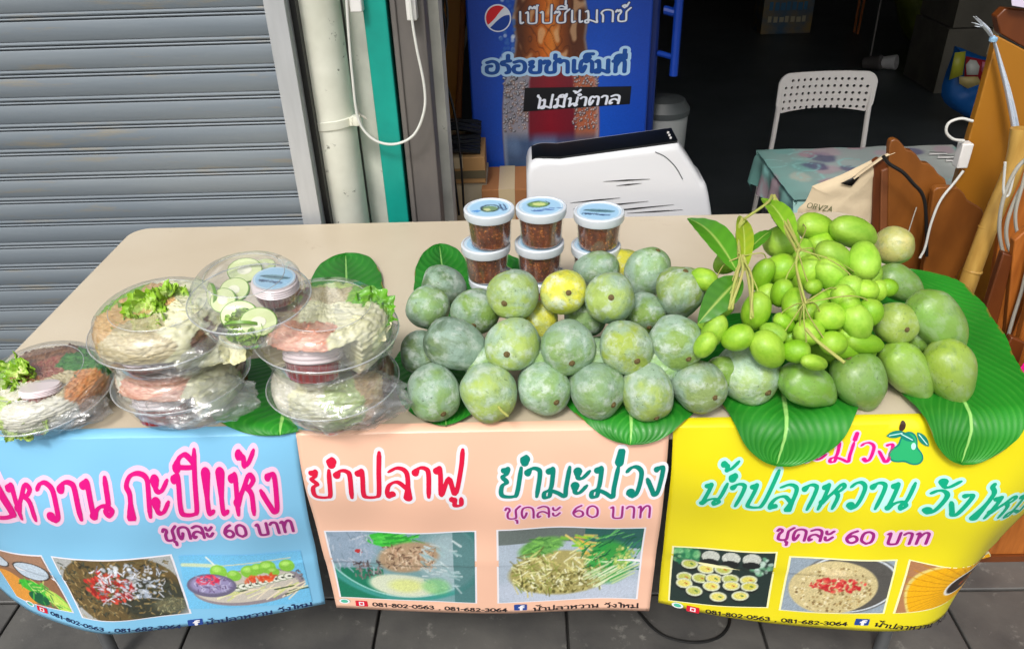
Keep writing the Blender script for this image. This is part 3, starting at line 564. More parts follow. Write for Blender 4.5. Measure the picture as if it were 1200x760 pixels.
# ============================================================ BANNERS
class Banner:
    def __init__(s, TL, TR, bottom, bend=0.):
        s.TL, s.TR = np.array(TL), np.array(TR); P = catmull([(*b, .29) for b in bottom], 10); P = np.array(P)
        d = np.r_[0, np.cumsum(np.linalg.norm(np.diff(P, axis=0), axis=1))]; s.P, s.d = P, d/d[-1]; s.W = float(np.linalg.norm(s.TR-s.TL)); s.H = .465; s.bend = bend
        s.S0, s.S1, s.T0, s.T1, s.ns, s.nt = -.12*s.W, 1.12*s.W, -.05*s.H, 1.04*s.H, 120, 90
        s.tab = np.array([[s.raw(a, b) for a in np.linspace(s.S0, s.S1, s.ns)] for b in np.linspace(s.T0, s.T1, s.nt)])
        du = np.gradient(s.tab, axis=1); dv = np.gradient(s.tab, axis=0); N = np.cross(du, dv); s.nrm = N/np.linalg.norm(N, axis=2, keepdims=True)
    def raw(s, s_, t):
        u, v = s_/s.W, t/s.H; uc = min(max(u, -.02), 1.02)
        B = np.array([np.interp(uc, s.d, s.P[:, k]) for k in range(3)]); T = s.TL*(1-u)+s.TR*u
        p = B+(T-B)*v; p[1] = B[1]+(T[1]-B[1])*(v**1.3 if v > 0 else v)
        p[1] -= .016*math.sin(math.pi*min(max(v, 0), 1)**2.2) ; p[1] += (.003*math.sin(9*u+4*v)+.0016*math.sin(23*u-6*v+1)+.0022*math.sin(14*v+3*u)*(v > .3))*math.sin(math.pi*min(max(v, 0), 1))**.7
        p[0] += s.bend*u**3*math.sin(math.pi*min(max(v, 0), 1))
        if v > .985: p[1] += (v-.985)*s.H*1.5; 
        return p
    def __call__(s, s_, t, l=0.):
        a = np.clip((np.asarray(s_, float)-s.S0)/(s.S1-s.S0)*(s.ns-1), 0, s.ns-1.001); b = np.clip((np.asarray(t, float)-s.T0)/(s.T1-s.T0)*(s.nt-1), 0, s.nt-1.001)
        i, j = a.astype(int), b.astype(int); fa, fb = (a-i)[..., None], (b-j)[..., None]
        f = lambda A: (A[j, i]*(1-fa)+A[j, i+1]*fa)*(1-fb)+(A[j+1, i]*(1-fa)+A[j+1, i+1]*fa)*fb
        return f(s.tab)+f(s.nrm)*l
    def sheet(s, name, m, label):
        nu, nv = 64, 44; o = thing(name, label, 'banner', tuple((s.TL+s.TR)/2-np.array([0, 0, s.H])), 'vinyl menu banners hung along the table front')
        mb = MB(); mb.grid(lambda u, v: s(u*s.W, v*s.H), nu, nv); obj('vinyl_sheet', mb, m, o, world=True, solid=.0009); return o
    def inv(s, x, y):                       # sheet coordinates of a point seen at x, y in the photograph
        q = np.array([s.W/2, s.H/2])
        def pr(q): d = s.raw(*q)-CAM; z = d @ CF; return np.array([600+FPX*(d @ CA)/z-x, 380-FPX*(d @ CB)/z-y])
        for _ in range(14):
            f = pr(q); J = np.array([(pr(q+[1e-4, 0])-f)/1e-4, (pr(q+[0, 1e-4])-f)/1e-4]).T; st = np.linalg.solve(J, -f); n = np.linalg.norm(st); q = q+st*min(1, .15/max(n, 1e-9))
        return q
    def picture(s, cv, TL, TR, BR, BL, o, fm=None):
        a, b, c, d = [s.inv(*p) for p in (TL, TR, BR, BL)]; cen = (a+b+c+d)/4
        if fm is not None:
            G_ = lambda p: p+(p-cen)/np.linalg.norm(p-cen)*.0045
            A, B, C_, D = map(G_, (a, b, c, d)); mb = MB(); mb.grid(lambda u, v: s(*((D*(1-u)+C_*u)*(1-v)+(A*(1-u)+B*u)*v), .0007), 16, 8); obj('picture_border', mb, fm, o, world=True)
        def fn(u, v):
            u, v = u[:, None], v[:, None]; q = (d*(1-u)+c*u)*(1-v)+(a*(1-u)+b*u)*v; return s(q[:, 0], q[:, 1], .0014)
        print_sheet('picture', cv, fn, m_print, o)
    def text(s, text, x0, y0, x1, y1, hpx, m, o, **k):
        a, b = s.inv(x0, y0), s.inv(x1, y1); h = s.inv((x0+x1)/2, (y0+y1)/2-hpx)-s.inv((x0+x1)/2, (y0+y1)/2)
        write('lettering', text, s, a, b, abs(h[1]), m, o, **k)
    def patch(s, name, F, cx, cy, R, m, o, l=.0012, cell=.0008):       # small emblem: F in metres about its centre
        c = s.inv(cx, cy); n = int(2*R/cell)+1; X, Y = np.meshgrid(-R+np.arange(n+1)*cell, -R+np.arange(n+1)*cell); vs, fs = sdf_mesh(F(X, Y), -R, -R, cell)
        mb = MB(); q = np.array(vs); mb.add(s(c[0]+q[:, 0], c[1]+q[:, 1], l), fs); obj(name, mb, m, o, world=True, smooth=False)
rr = lambda w, h, r: (lambda X, Y: np.hypot(np.maximum(abs(X)-w+r, 0), np.maximum(abs(Y)-h+r, 0))-r)
BY = -.004
B1 = Banner((-.02, BY, .754), (.624, BY, .754), [(-.10, .075), (-.09+.05, .035), (.035, -.003), (.174, -.044), (.303, -.033), (.464, -.010), (.597, .020)])
B2 = Banner((.622, BY-.002, .7545), (1.240, BY-.002, .7545), [(.618, .010), (.80, -.003), (.951, -.009), (1.118, -.004), (1.237, -.008)])
B3 = Banner((1.247, BY, .754), (1.885, BY, .754), [(1.254, .012), (1.379, -.024), (1.534, -.049), (1.70, -.060), (1.79, -.030), (1.85, .05)], bend=.035)
o1 = B1.sheet('menu_banner', m_blueban, 'sky blue vinyl banner with magenta Thai lettering under the salad bowls')
o2 = B2.sheet('menu_banner', m_peach, 'peach vinyl banner with red and green Thai lettering in the middle')
o3 = B3.sheet('menu_banner', m_yellow, 'yellow vinyl banner with jade Thai lettering under the big leaves')
T1 = dict(nib=.35, head=1.9, outline=.11)
# blue
for tx_, xa_, xb_ in (('หวาน', 20, 134), ('ปิ', -14, 22), ('กะ', -72, -18)): B1.text(tx_, xa_, 606, xb_, 604, 46, m_mag, o1, omat=m_pinkhalo, w=.145, shear=.02, **T1)
B1.text('กะปิแห้ง', 150, 605, 328, 599, 48, m_mag, o1, omat=m_pinkhalo, w=.145, shear=.02, **T1)
B1.text('ชุดละ 60 บาท', 193, 633, 345, 621, 14, m_purp, o1, omat=m_pinkhalo, w=.2, outline=.2)
def footer(B, o, y, mi, pts, gm=m_ink):
    (p0, p1, f0, t0, t1) = pts; h = .0095
    def base(x): q = B.inv(x, y(x)); return q
    a, b = base(p0), base(p1); write('lettering', '081-802-0563 , 081-682-3064', B, a, b, h, gm, o, w=.22, cell=.1)
    a, b = base(t0), base(t1); write('lettering', 'น้ำปลาหวาน วังใหม่', B, a, b, h*.95, gm, o, w=.2, cell=.1)
    c = (f0, y(f0)-4.5); B.patch('facebook_icon', rr(.0125, .0085, .002), *c, .016, m_fbblue, o)
    q = B.inv(*c); write('icon_letter', 'f', B, (q[0]-.004, q[1]-.006), (q[0]+.004, q[1]-.006), .011, m_wtxt, o, lift=.0018, w=.3, cell=.08)
def lin_(pts): xs, ys = zip(*pts); return lambda x: float(np.interp(x, xs, ys))
footer(B1, o1, lin_([(30, 709), (100, 732), (150, 739), (210, 735), (300, 723), (370, 707)]), m_navy, (60, 212, 229, 242, 366), m_navy)
footer(B2, o2, lin_([(400, 706), (440, 709), (520, 714), (590, 715.5), (690, 713), (748, 711)]), m_ink, (437, 594, 610, 625, 748))
footer(B3, o3, lin_([(780, 708), (827, 717), (900, 725), (992, 732), (1060, 733), (1090, 726), (1112, 714)]), m_ink, (827, 992, 1010, 1024, 1110))
for B, o, (gx, gy), (rx_, ry_) in ((B1, o1, (36, 706), (50, 713)), (B2, o2, (404, 703), (424, 706)), (B3, o3, (794, 708), (812, 713))):
    B.patch('green_icon', lambda X, Y: np.hypot(X/1.5, Y)-.0075, gx, gy, .013, m_icgreen, o); B.patch('green_icon_ring', lambda X, Y: abs(np.hypot(X/1.5, Y)-.006)-.0012, gx, gy, .013, m_wtxt, o, .0016, .0006)
    B.patch('red_icon', rr(.012, .008, .002), rx_, ry_, .015, m_icred, o); B.patch('red_icon_ring', lambda X, Y: abs(np.maximum(abs(X), abs(Y))-.004)-.0011, rx_, ry_, .008, m_wtxt, o, .0016, .0006)
# pictures on blue
c = Cv(90, 80, (150, 108, 78)); c.put((c.Y < .35)*.6, (176, 140, 118)); c.ell(.1, .22, .28, .17, (200, 214, 226)); c.ring(.1, .22, .28, .17, (60, 50, 44), .07); c.ell(.72, .3, .26, .17, (196, 212, 226)); c.ring(.72, .3, .26, .17, (60, 50, 44), .07); c.ell(.2, .75, .35, .3, (226, 154, 60)); c.ell(.55, .62, .2, .12, (60, 190, 50)); c.ell(.68, .7, .2, .1, (70, 180, 60), .5); c.ell(.55, .85, .16, .13, (20, 96, 60)); c.ell(.86, .85, .12, .24, (196, 226, 100), -.5); c.strands(30, (.4, .5, .9, .95), .16, .012, [(90, 200, 70), (30, 120, 60), (220, 236, 140)]); c.grain(.04)
B1.picture(c, (-26, 637), (48, 651), (85, 716), (20, 697), o1, m_wtxt)
c = Cv(150, 84, (176, 178, 176)); c.ell(.5, .52, .52, .62, (104, 86, 52), 0, .03); c.ell(.75, .7, .3, .38, (50, 58, 52), 0, .3, .8); c.strands(420, (.02, .02, .95, .95), .07, .012, [(140, 116, 70), (70, 66, 44), (176, 150, 100), (44, 44, 34), (120, 110, 72), (60, 70, 60)]); c.dots(130, .42, .42, .22, .26, .035, [(196, 44, 40), (220, 80, 60), (150, 30, 30)]); c.dots(120, .6, .36, .27, .3, .03, [(206, 214, 228), (176, 188, 206), (230, 236, 244)]); c.strands(90, (.3, .1, .9, .7), .1, .009, [(200, 210, 226), (120, 126, 140), (226, 230, 240)]); c.ell(.86, .82, .14, .13, (120, 118, 90), 0, .4, .7); c.strands(60, (.75, .7, .98, .95), .04, .008, [(160, 158, 120), (80, 84, 66)]); c.grain(.05)
B1.picture(c, (62, 652), (199, 650), (222, 717), (98, 722), o1, m_wtxt)
def plate():
    c = Cv(170, 90, (118, 196, 238)); c.ell(.52, .62, .46, .34, (150, 140, 146), -.08, .03); c.ell(.5, .6, .43, .3, (206, 198, 186), -.08, .04)
    for k in range(30): x = random.uniform(.22, .86); c.line(x, .78+random.uniform(-.1, .12), x+.16, .62+random.uniform(-.04, .1), .014, random.choice([(236, 232, 190), (214, 220, 140), (60, 80, 50), (240, 226, 200)]), .9)
    for k in range(9): a = .42+.055*k; c.ell(a, .62-.02*k, .05, .07, (238, 240, 226)); c.ring(a, .62-.02*k, .045, .06, (130, 140, 110), .14); c.ell(a, .62-.02*k, .014, .018, (50, 60, 50))
    c.line(.02, .17, .3, .2, .035, (206, 224, 190)); c.line(.3, .2, .9, .12, .012, (200, 214, 190)); c.line(.22, .04, .3, .24, .015, (232, 240, 232))
    for x, y, r_ in ((.3, .3, .07), (.42, .38, .06), (.55, .32, .07), (.62, .28, .06), (.7, .26, .07), (.74, .36, .05), (.86, .26, .065)): c.ell(x, y, r_, r_*1.7, (138, 204, 70), 0, .1); c.ell(x-.01, y-.04, r_*.5, r_*.7, (176, 228, 110), 0, .6)
    c.strands(40, (.5, .42, .74, .5), .06, .02, [(226, 70, 40), (240, 110, 60)]); c.ell(.22, .56, .2, .22, (110, 104, 132), 0, .05); c.ell(.22, .54, .17, .17, (156, 148, 190), 0, .2); c.dots(60, .2, .46, .1, .09, .03, [(214, 40, 84), (234, 90, 110)]); c.strands(60, (.08, .4, .36, .66), .06, .01, [(190, 186, 216), (110, 90, 130)]); c.dots(40, .93, .45, .04, .12, .02, [(90, 90, 100), (150, 140, 150)])
    return c.grain(.03)
c = plate(); B1.picture(c, (209, 650), (352, 644), (366, 704), (222, 712), o1)
# peach
B2.text('ยำปลาฟู', 364, 581, 543, 579, 34, m_red, o2, omat=m_wtxt, w=.145, shear=.1, **T1)
B2.text('ยำมะม่วง', 582, 581, 772, 579, 33, m_tealink, o2, omat=m_wtxt, w=.15, shear=.16, **T1)
B2.text('ชุดละ 60 บาท', 592, 607, 762, 605, 13, m_purp, o2, omat=m_pinkhalo, w=.13, outline=.1)
c = Cv(180, 90, (120, 160, 164)); c.put((c.Y > .55)*(c.X < .35), (20, 120, 90)); c.ring(.5, .35, .56, .64, (60, 150, 140), .07); c.ring(.5, .35, .52, .6, (150, 206, 200), .025); c.ell(.12, .22, .22, .3, (150, 170, 190), 0, .4); c.ell(.82, .4, .2, .4, (160, 184, 190), 0, .4); c.put((c.X > .85)*.7, (60, 110, 110)); c.ell(.42, .1, .16, .1, (60, 190, 60)); c.strands(40, (.3, .02, .6, .16), .14, .012, [(90, 210, 80), (40, 150, 50)], 0, .4)
c.ell(.54, .34, .22, .22, (176, 150, 120), -.2, .2); c.strands(200, (.38, .18, .72, .5), .05, .011, [(206, 178, 148), (110, 84, 66), (186, 150, 122), (226, 204, 176)]); c.strands(60, (.14, .42, .36, .66), .06, .012, [(110, 96, 96), (70, 56, 60), (146, 130, 130)]); c.ell(.2, .28, .03, .03, (190, 50, 50)); c.ell(.48, .78, .25, .17, (214, 222, 196), .05, .2); c.ell(.5, .78, .12, .1, (220, 228, 150), 0, .6); c.strands(60, (.0, .0, .30, .55), .10, .012, [(166, 180, 198), (190, 200, 212), (130, 150, 168)], None, 1.5); c.strands(60, (.62, .1, .88, .8), .12, .014, [(170, 196, 200), (140, 176, 178), (196, 212, 214)], .4, .5); c.ell(.72, .78, .1, .12, (120, 200, 110), 0, .5, .6); c.grain(.03)
B2.picture(c, (382, 622), (556, 622), (557, 705), (400, 698), o2, m_wtxt)
c = Cv(180, 90, (176, 190, 204)); c.put((c.Y < .2)*.8, (90, 100, 92)); c.put((c.Y < .3)*(c.X > .6)*.8, (30, 96, 90)); c.ell(.5, .85, .6, .2, (190, 200, 216), 0, .3); c.ell(.45, .62, .38, .3, (170, 160, 100), 0, .1); c.ell(.3, .26, .16, .12, (110, 170, 86), -.2, .3); c.strands(40, (.16, .14, .4, .34), .1, .012, [(130, 196, 90), (90, 150, 70), (70, 130, 60)], .2, .6); c.ell(.78, .48, .16, .3, (60, 160, 70), .3, .3); c.strands(260, (.08, .36, .72, .82), .16, .011, [(226, 224, 160), (206, 196, 120), (240, 240, 206), (140, 150, 70), (110, 104, 50)], .3, 1.2); c.dots(160, .45, .76, .3, .13, .022, [(150, 140, 80), (90, 86, 40), (190, 184, 120)]); c.strands(26, (.4, .1, .66, .26), .16, .016, [(240, 190, 80), (150, 210, 60), (236, 210, 120), (120, 200, 60)], .3, .5); c.strands(60, (.55, .1, .98, .6), .2, .009, [(20, 110, 50), (40, 160, 70), (110, 200, 110), (16, 90, 60)], -.6, .5); c.strands(30, (.6, .6, .9, .85), .3, .012, [(226, 236, 200), (200, 216, 160)], -.5, .1); c.dots(60, .88, .42, .08, .16, .025, [(214, 220, 130), (150, 180, 90)]); c.grain(.03)
B2.picture(c, (584, 621), (755, 618), (745, 700), (585, 705), o2, m_wtxt)
# yellow
B3.text('มะม่วง', 922, 538, 1042, 541, 22, m_mag, o3, omat=m_pinkhalo, w=.13, shear=.15, nib=.35, head=1.4, outline=.08)
B3.text('น้ำปลาหวาน', 816, 589, 1060, 596, 30, m_jade, o3, omat=m_aqua, w=.145, shear=.3, **T1)
B3.text('วังไหม', 1070, 598, 1196, 597, 27, m_jade, o3, omat=m_aqua, w=.145, shear=.25, **T1)
B3.text('ชุดละ 60 บาท', 908, 631, 1086, 636, 14, m_purp, o3, omat=m_pinkhalo, w=.18, outline=.16)
c = Cv(120, 74, (36, 52, 48)); c.dots(60, .12, .14, .14, .16, .06, [(90, 170, 110), (40, 120, 80), (140, 200, 140)]); c.dots(30, .88, .24, .1, .14, .05, [(120, 180, 140), (190, 214, 200)])
for k in range(3): c.ell(.38+.2*k, .12, .09, .1, (196, 200, 190)); c.ell(.38+.2*k, .22, .09, .06, (30, 34, 34))
for x, y in ((.18, .3), (.35, .36), (.52, .34), (.14, .55), (.14, .66), (.3, .54), (.44, .52), (.42, .66), (.6, .5), (.62, .62), (.78, .5), (.8, .62), (.25, .78), (.5, .84), (.72, .8)):
    c.ell(x, y+.02, .095, .11, (28, 34, 32), 0, .1); c.ell(x, y, .088, .09, (214, 220, 190), 0, .1); c.ell(x, y, .066, .062, random.choice([(214, 206, 84), (190, 196, 96), (226, 216, 110)]), 0, .3); c.ell(x+.02, y, .02, .012, random.choice([(60, 120, 60), (190, 110, 40)]), .4, .5)
c.grain(.05); B3.picture(c, (790, 640), (909, 647), (898, 710), (785, 702), o3, mat('cream_ink', srgb(250, 246, 190), .4))
c = Cv(120, 74, (150, 164, 176)); c.ell(.6, .45, .5, .56, (86, 84, 80), 0, .05); c.ring(.6, .45, .47, .53, (206, 214, 220), .04); c.ell(.46, .52, .43, .5, (206, 190, 140), 0, .04); c.dots(340, .46, .55, .38, .43, .022, [(226, 210, 160), (150, 122, 74), (236, 226, 190), (120, 96, 56), (196, 170, 110)]); c.dots(120, .5, .46, .27, .13, .03, [(206, 44, 50), (226, 76, 70), (186, 30, 40)]); c.ell(.45, .24, .12, .08, (226, 206, 160), 0, .5, .7); c.grain(.05)
B3.picture(c, (927, 652), (1049, 656), (1034, 717), (915, 713), o3, mat('cream_ink', (1, 1, 1)))
c = Cv(120, 74, (176, 124, 84)); c.ell(.62, .5, .6, .72, (226, 206, 120), 0, .03); c.ell(.62, .5, .57, .68, (238, 176, 20), 0, .03)
for k in range(34): a = 6.283*k/34; c.line(.6+.17*math.cos(a), .42+.3*math.sin(a), .6+.6*math.cos(a), .42+.75*math.sin(a), .009, (196, 130, 10), .75)
c.ell(.6, .38, .2, .29, (232, 232, 226), 0, .06); c.ell(.6, .38, .175, .25, (50, 40, 34), 0, .08); c.dots(30, .62, .36, .09, .12, .025, [(214, 150, 60), (150, 110, 50), (180, 70, 30)]); c.grain(.03)
B3.picture(c, (1067, 656), (1160, 651), (1110, 703), (1049, 717), o3, mat('cream_ink', (1, 1, 1)))
# plain green mango emblem with leaves
B3.patch('mango_emblem', lambda X, Y: np.hypot((X+.002)*1.02, (Y+.004)*.92)-.0245+.006*np.sin(3*np.arctan2(Y+.004, X+.002)+.4), 1064, 525, .036, m_tealink, o3, .0012)
B3.patch('mango_emblem_face', lambda X, Y: np.hypot((X+.002)*1.02, (Y+.004)*.92)-.0215+.006*np.sin(3*np.arctan2(Y+.004, X+.002)+.4), 1064, 525, .034, mat('emblem_green', srgb(40, 176, 110), .4), o3, .0016)
B3.patch('mango_emblem_shine', lambda X, Y: np.hypot(X*1.6, Y)-.006, 1070, 522, .01, m_aqua, o3, .002)
def leaf_f(a, L_=3.2, r_=.0056): return lambda X, Y: np.maximum(np.hypot(X*math.cos(a)+Y*math.sin(a), -X*math.sin(a)+Y*math.cos(a)-.016)-.022, np.hypot(X*math.cos(a)+Y*math.sin(a), -X*math.sin(a)+Y*math.cos(a)+.016)-.022)
for cx, cy, a in ((1049, 508, .2), (1081, 514, -.9), (1062, 511, -.5)):
    B3.patch('mango_emblem_leaf', leaf_f(a), cx, cy, .02, m_tealink, o3, .0020); B3.patch('mango_emblem_vein', lambda X, Y, a=a: np.maximum(abs(-X*math.sin(a)+Y*math.cos(a))-.0008, abs(X*math.cos(a)+Y*math.sin(a))-.011), cx, cy, .014, m_aqua, o3, .0024, .0005)
B3.patch('mango_emblem_stalk', lambda X, Y: np.hypot(X*1.5-.3*Y, Y)-.0075, 1057, 499, .012, mat('brown_ink', srgb(60, 36, 26), .4), o3, .002)
# ============================================================ MANGOES
def fruit_mat(name, bloom, bloomamt, rough, scale=1.3, specks=True, coat=0.):
    m = bpy.data.materials.new(name); m.use_nodes = True; t = m.node_tree; L = t.links; p = t.nodes['Principled BSDF']; MATS[name] = m
    p.inputs['Roughness'].default_value = rough; p.inputs['Specular IOR Level'].default_value = .45; p.inputs['Coat Weight'].default_value = coat; p.inputs['Coat Roughness'].default_value = .2
    tc = nd(t, 'ShaderNodeTexCoord'); oi = nd(t, 'ShaderNodeObjectInfo'); mu = nd(t, 'ShaderNodeMath', operation='MULTIPLY'); mu.inputs[1].default_value = 51.; ad = nd(t, 'ShaderNodeVectorMath', operation='ADD')
    L.new(oi.outputs['Random'], mu.inputs[0]); L.new(tc.outputs['Object'], ad.inputs[0]); L.new(mu.outputs[0], ad.inputs[1]); V = ad.outputs[0]
    def noi(sc, det=4, rg=.55, dist=0):
        n = nd(t, 'ShaderNodeTexNoise'); n.inputs['Scale'].default_value = sc; n.inputs['Detail'].default_value = det; n.inputs['Roughness'].default_value = rg; n.inputs['Distortion'].default_value = dist; L.new(V, n.inputs['Vector']); return n.outputs['Fac']
    def mapr(x, a, b, c=0., d=1.):
        r = nd(t, 'ShaderNodeMapRange'); r.inputs[1].default_value = a; r.inputs[2].default_value = b; r.inputs[3].default_value = c; r.inputs[4].default_value = d; L.new(x, r.inputs[0]); return r.outputs[0]
    def mix(f, a, b, bt='MIX'):
        x = nd(t, 'ShaderNodeMix', data_type='RGBA', blend_type=bt)
        for s_, v in ((0, f), (6, a), (7, b)):
            if hasattr(v, 'is_linked'): L.new(v, x.inputs[s_])
            else: x.inputs[s_].default_value = v if s_ == 0 else (*v, 1)
        return x.outputs[2]
    c = oi.outputs['Color']
    sx = nd(t, 'ShaderNodeSeparateXYZ'); L.new(tc.outputs['Object'], sx.inputs[0])
    if bloomamt:
        c = mix(mapr(noi(scale*.9, 3), .42, .66, 0, .5), c, srgb(134, 158, 60))
        am = nd(t, 'ShaderNodeMath', operation='MULTIPLY_ADD'); L.new(sx.outputs['Z'], am.inputs[0]); am.inputs[1].default_value = -.16; L.new(noi(scale, 4, .55, .4), am.inputs[2])      # less bloom near the stem
        f = mapr(am.outputs[0], .33, .55, .12, 1.); ml = nd(t, 'ShaderNodeMath', operation='MULTIPLY'); L.new(f, ml.inputs[0]); ml.inputs[1].default_value = bloomamt; c = mix(ml.outputs[0], c, bloom)
        c = mix(mapr(noi(2.2, 8, .62), .50, .66, 0, .65 if bloomamt > .5 else .2), c, srgb(206, 216, 208))
        c = mix(mapr(noi(1.9, 4, .6, .3), .56, .70, 0, .45), c, srgb(96, 128, 84))
        lo = nd(t, 'ShaderNodeMath', operation='MULTIPLY'); L.new(mapr(noi(9, 8, .8), .57, .65), lo.inputs[0]); L.new(mapr(noi(1.3, 2), .46, .56), lo.inputs[1]); c = mix(lo.outputs[0], c, srgb(70, 84, 56))
    else:
        c = mix(mapr(noi(1.6, 3), .40, .65, 0, .5), c, srgb(108, 168, 20)); c = mix(mapr(sx.outputs['Z'], .55, 1., 0, .45), c, srgb(176, 206, 80)); c = mix(mapr(noi(12, 3), .67, .72, 0, .5), c, srgb(96, 120, 30))
    hv = nd(t, 'ShaderNodeHueSaturation'); L.new(mapr(oi.outputs['Random'], 0, 1, .86, 1.12), hv.inputs['Value']); L.new(c, hv.inputs['Color']); c = hv.outputs[0]
    L.new(c, p.inputs['Base Color'])
    b = nd(t, 'ShaderNodeBump'); b.inputs['Strength'].default_value = .3; b.inputs['Distance'].default_value = .02 if bloomamt > .5 else .004; L.new(noi(5, 6, .65), b.inputs['Height']); L.new(b.outputs[0], p.inputs['Normal'])
    return m
m_bloom = fruit_mat('bloomy_mango_skin', srgb(158, 184, 168), .85, .52)
m_green = fruit_mat('green_mango_skin', srgb(150, 180, 120), .28, .34, .8, coat=.1)
m_young = fruit_mat('young_mango_skin', (0, 0, 0), 0, .44, 2.2, specks=False, coat=.12)
m_stem = mat('stem_brown', srgb(76, 58, 30), .8, col2=srgb(120, 104, 60), nscale=60)
m_stalk = mat('green_stalk', srgb(168, 184, 84), .6, col2=srgb(176, 160, 100), nscale=30)
def fruit_mesh(name, m, taper=.1, beak=0., lump=0., seg=28, rings=18, seed=0, dimple=.06, bend=0.):
    mb = MB(); vs = []
    for i in range(rings+1):
        a = math.pi*i/rings; z = math.cos(a); r = math.sin(a)*(1+taper*z)
        if z > .8: z -= dimple*((z-.8)/.2)**2
        for k in range(seg):
            t = 2*math.pi*k/seg; l = 1+lump*mnoise.noise((math.cos(t)*r*1.3+seed*7, math.sin(t)*r*1.3, z*1.3)); x, y = r*math.cos(t)*l, r*math.sin(t)*l
            x += bend*(z*z-.4)*.5+beak*max(0, -z-.55)
            vs.append((x, y, z*l))
    mb.add(vs, [(i*seg+k, (i+1)*seg+k, (i+1)*seg+(k+1) % seg, i*seg+(k+1) % seg) for i in range(rings) for k in range(seg)])
    return mb.mesh(name, m, ang=80)
ms = MB(); ms.lathe([(.0, -.04), (.13, -.02), (.11, .02), (.06, .03), (.05, .07), (0, .075)], 10); scar_me = ms.mesh('stem_scar', m_stem)
ms = MB(); ms.tube(catmull([(0, 0, -.04), (.02, .0, .25), (.1, .03, .6)], 4), [.05]*8+[.04], 7); stem_me = ms.mesh('stem', m_stalk)
m_yel = fruit_mat('yellow_mango_skin', srgb(180, 200, 140), .6, .5, 1.2)
YB = fruit_mesh('mango', m_yel, .08, lump=.09, seed=31)
BM = [fruit_mesh('mango', m_bloom, .05+.05*k, lump=.09, seed=k) for k in range(4)]
GM = [fruit_mesh('mango', m_green, .10+.04*k, lump=.09, seed=k+9, beak=.10, bend=.10) for k in range(4)]
YM = [fruit_mesh('mango', m_young, .06, lump=.05, seed=k+20, seg=20, rings=12, dimple=.02) for k in range(3)]
def orient(zaxis, hint=(0, 0, 1)):
    z = Vector(zaxis).normalized(); h = Vector(hint); x = h.cross(z)
    if x.length < .05: x = Vector((1, 0, 0)).cross(z)
    x.normalize(); y = z.cross(x); return Matrix((x, y, z)).transposed()
def put_fruit(px, py, z, a, b, axis, me, color, label, group, stem='scar', along=1.2, name='mango', parent=None):
    """axis: (sx, sy) = where the stem end shows on the fruit (fractions of its radius, y up); a: radius across in px; b: half length in px or None"""
    p = onZ(px, py, z); sc = depth(p)/FPX*(1.10 if 'young' in me.materials[0].name else 1.04 if 'green' in me.materials[0].name else 1.05); sx, sy = axis; n = math.hypot(sx, sy)
    if n > .96: sx, sy = sx/n*.96, sy/n*.96
    zx = -CF*math.sqrt(max(0, 1-sx*sx-sy*sy))+CA*sx+CB*sy
    r = a*sc; ln = (b*sc if b else r*along)
    t = bpy.data.objects.new(name, me); COL.objects.link(t)
    M = orient(zx); 
    if parent is not None: t.parent = parent; p = p-np.array(wloc(parent))
    t.matrix_world = Matrix.Translation(p) @ M.to_4x4() @ Matrix.Diagonal((r, r*random.uniform(.94, 1.0), ln, 1))
    t.color = (*color, 1)
    if stem:
        s_ = bpy.data.objects.new('stem_scar' if stem == 'scar' else 'stem', scar_me if stem == 'scar' else stem_me); COL.objects.link(s_); s_.parent = t; s_.location = (0, 0, .945)
        if stem == 'scar': s_.scale = (1, 1, r/ln)
    if parent is None: tag(t, label, 'mango', group)
    return t
yg, yl, gr = srgb(168, 190, 84), srgb(216, 208, 50), srgb(130, 166, 96)
ORD = ['first', 'second', 'third', 'fourth', 'fifth', 'sixth', 'seventh']
front = [(509, 459, 30, (.35, -.65), gr, 'scar'), (572.6, 457.7, 32, (.32, -.40), yg, 'stem'), (635.3, 453.2, 29, (.45, -.45), gr, 'scar'), (696.8, 453.2, 31, (.5, -.5), gr, 'scar'), (759, 457.7, 29.5, (.2, -.85), yg, 'scar'), (817.7, 451, 30, (.35, -.33), srgb(140, 160, 90), 'scar')]
desc = ['pale patch low on its side', 'with a green stem stub', 'fine dark speckles', 'dark scar low on the right', 'yellow-green patch in the middle', 'beside the big green mango']
for k, (x, y, r, ax, c, st) in enumerate(front):
    put_fruit(x, y, .795, r, None, ax, BM[k % 4], c, 'grey-green mango, %s in the front row, %s' % (ORD[k], desc[k]), 'grey-green mangoes heaped on the table', st)
second = [(532.9, 403.5, .850, 30, 37, (-.93, .3), srgb(88, 112, 84), None, 'long dusky mango lying sideways at the left end of the second row'),
          (602, 403.5, .852, 31, None, (-.22, -.28), yg, 'scar', 'round mango with a yellow patch, second in the second row of the heap'),
          (664.8, 403.5, .852, 30.5, None, (.08, -.57), gr, 'scar', 'frosty grey mango with a low scar in the middle of the second row'),
          (731.8, 405.3, .852, 29.5, None, (.3, -.47), srgb(158, 176, 44), 'scar', 'mango with a bright green-yellow lower side in the second row'),
          (792.6, 399.8, .856, 31, 33, (.28, -.6), srgb(120, 150, 50), 'scar', 'biggest frosty mango at the right end of the second row')]
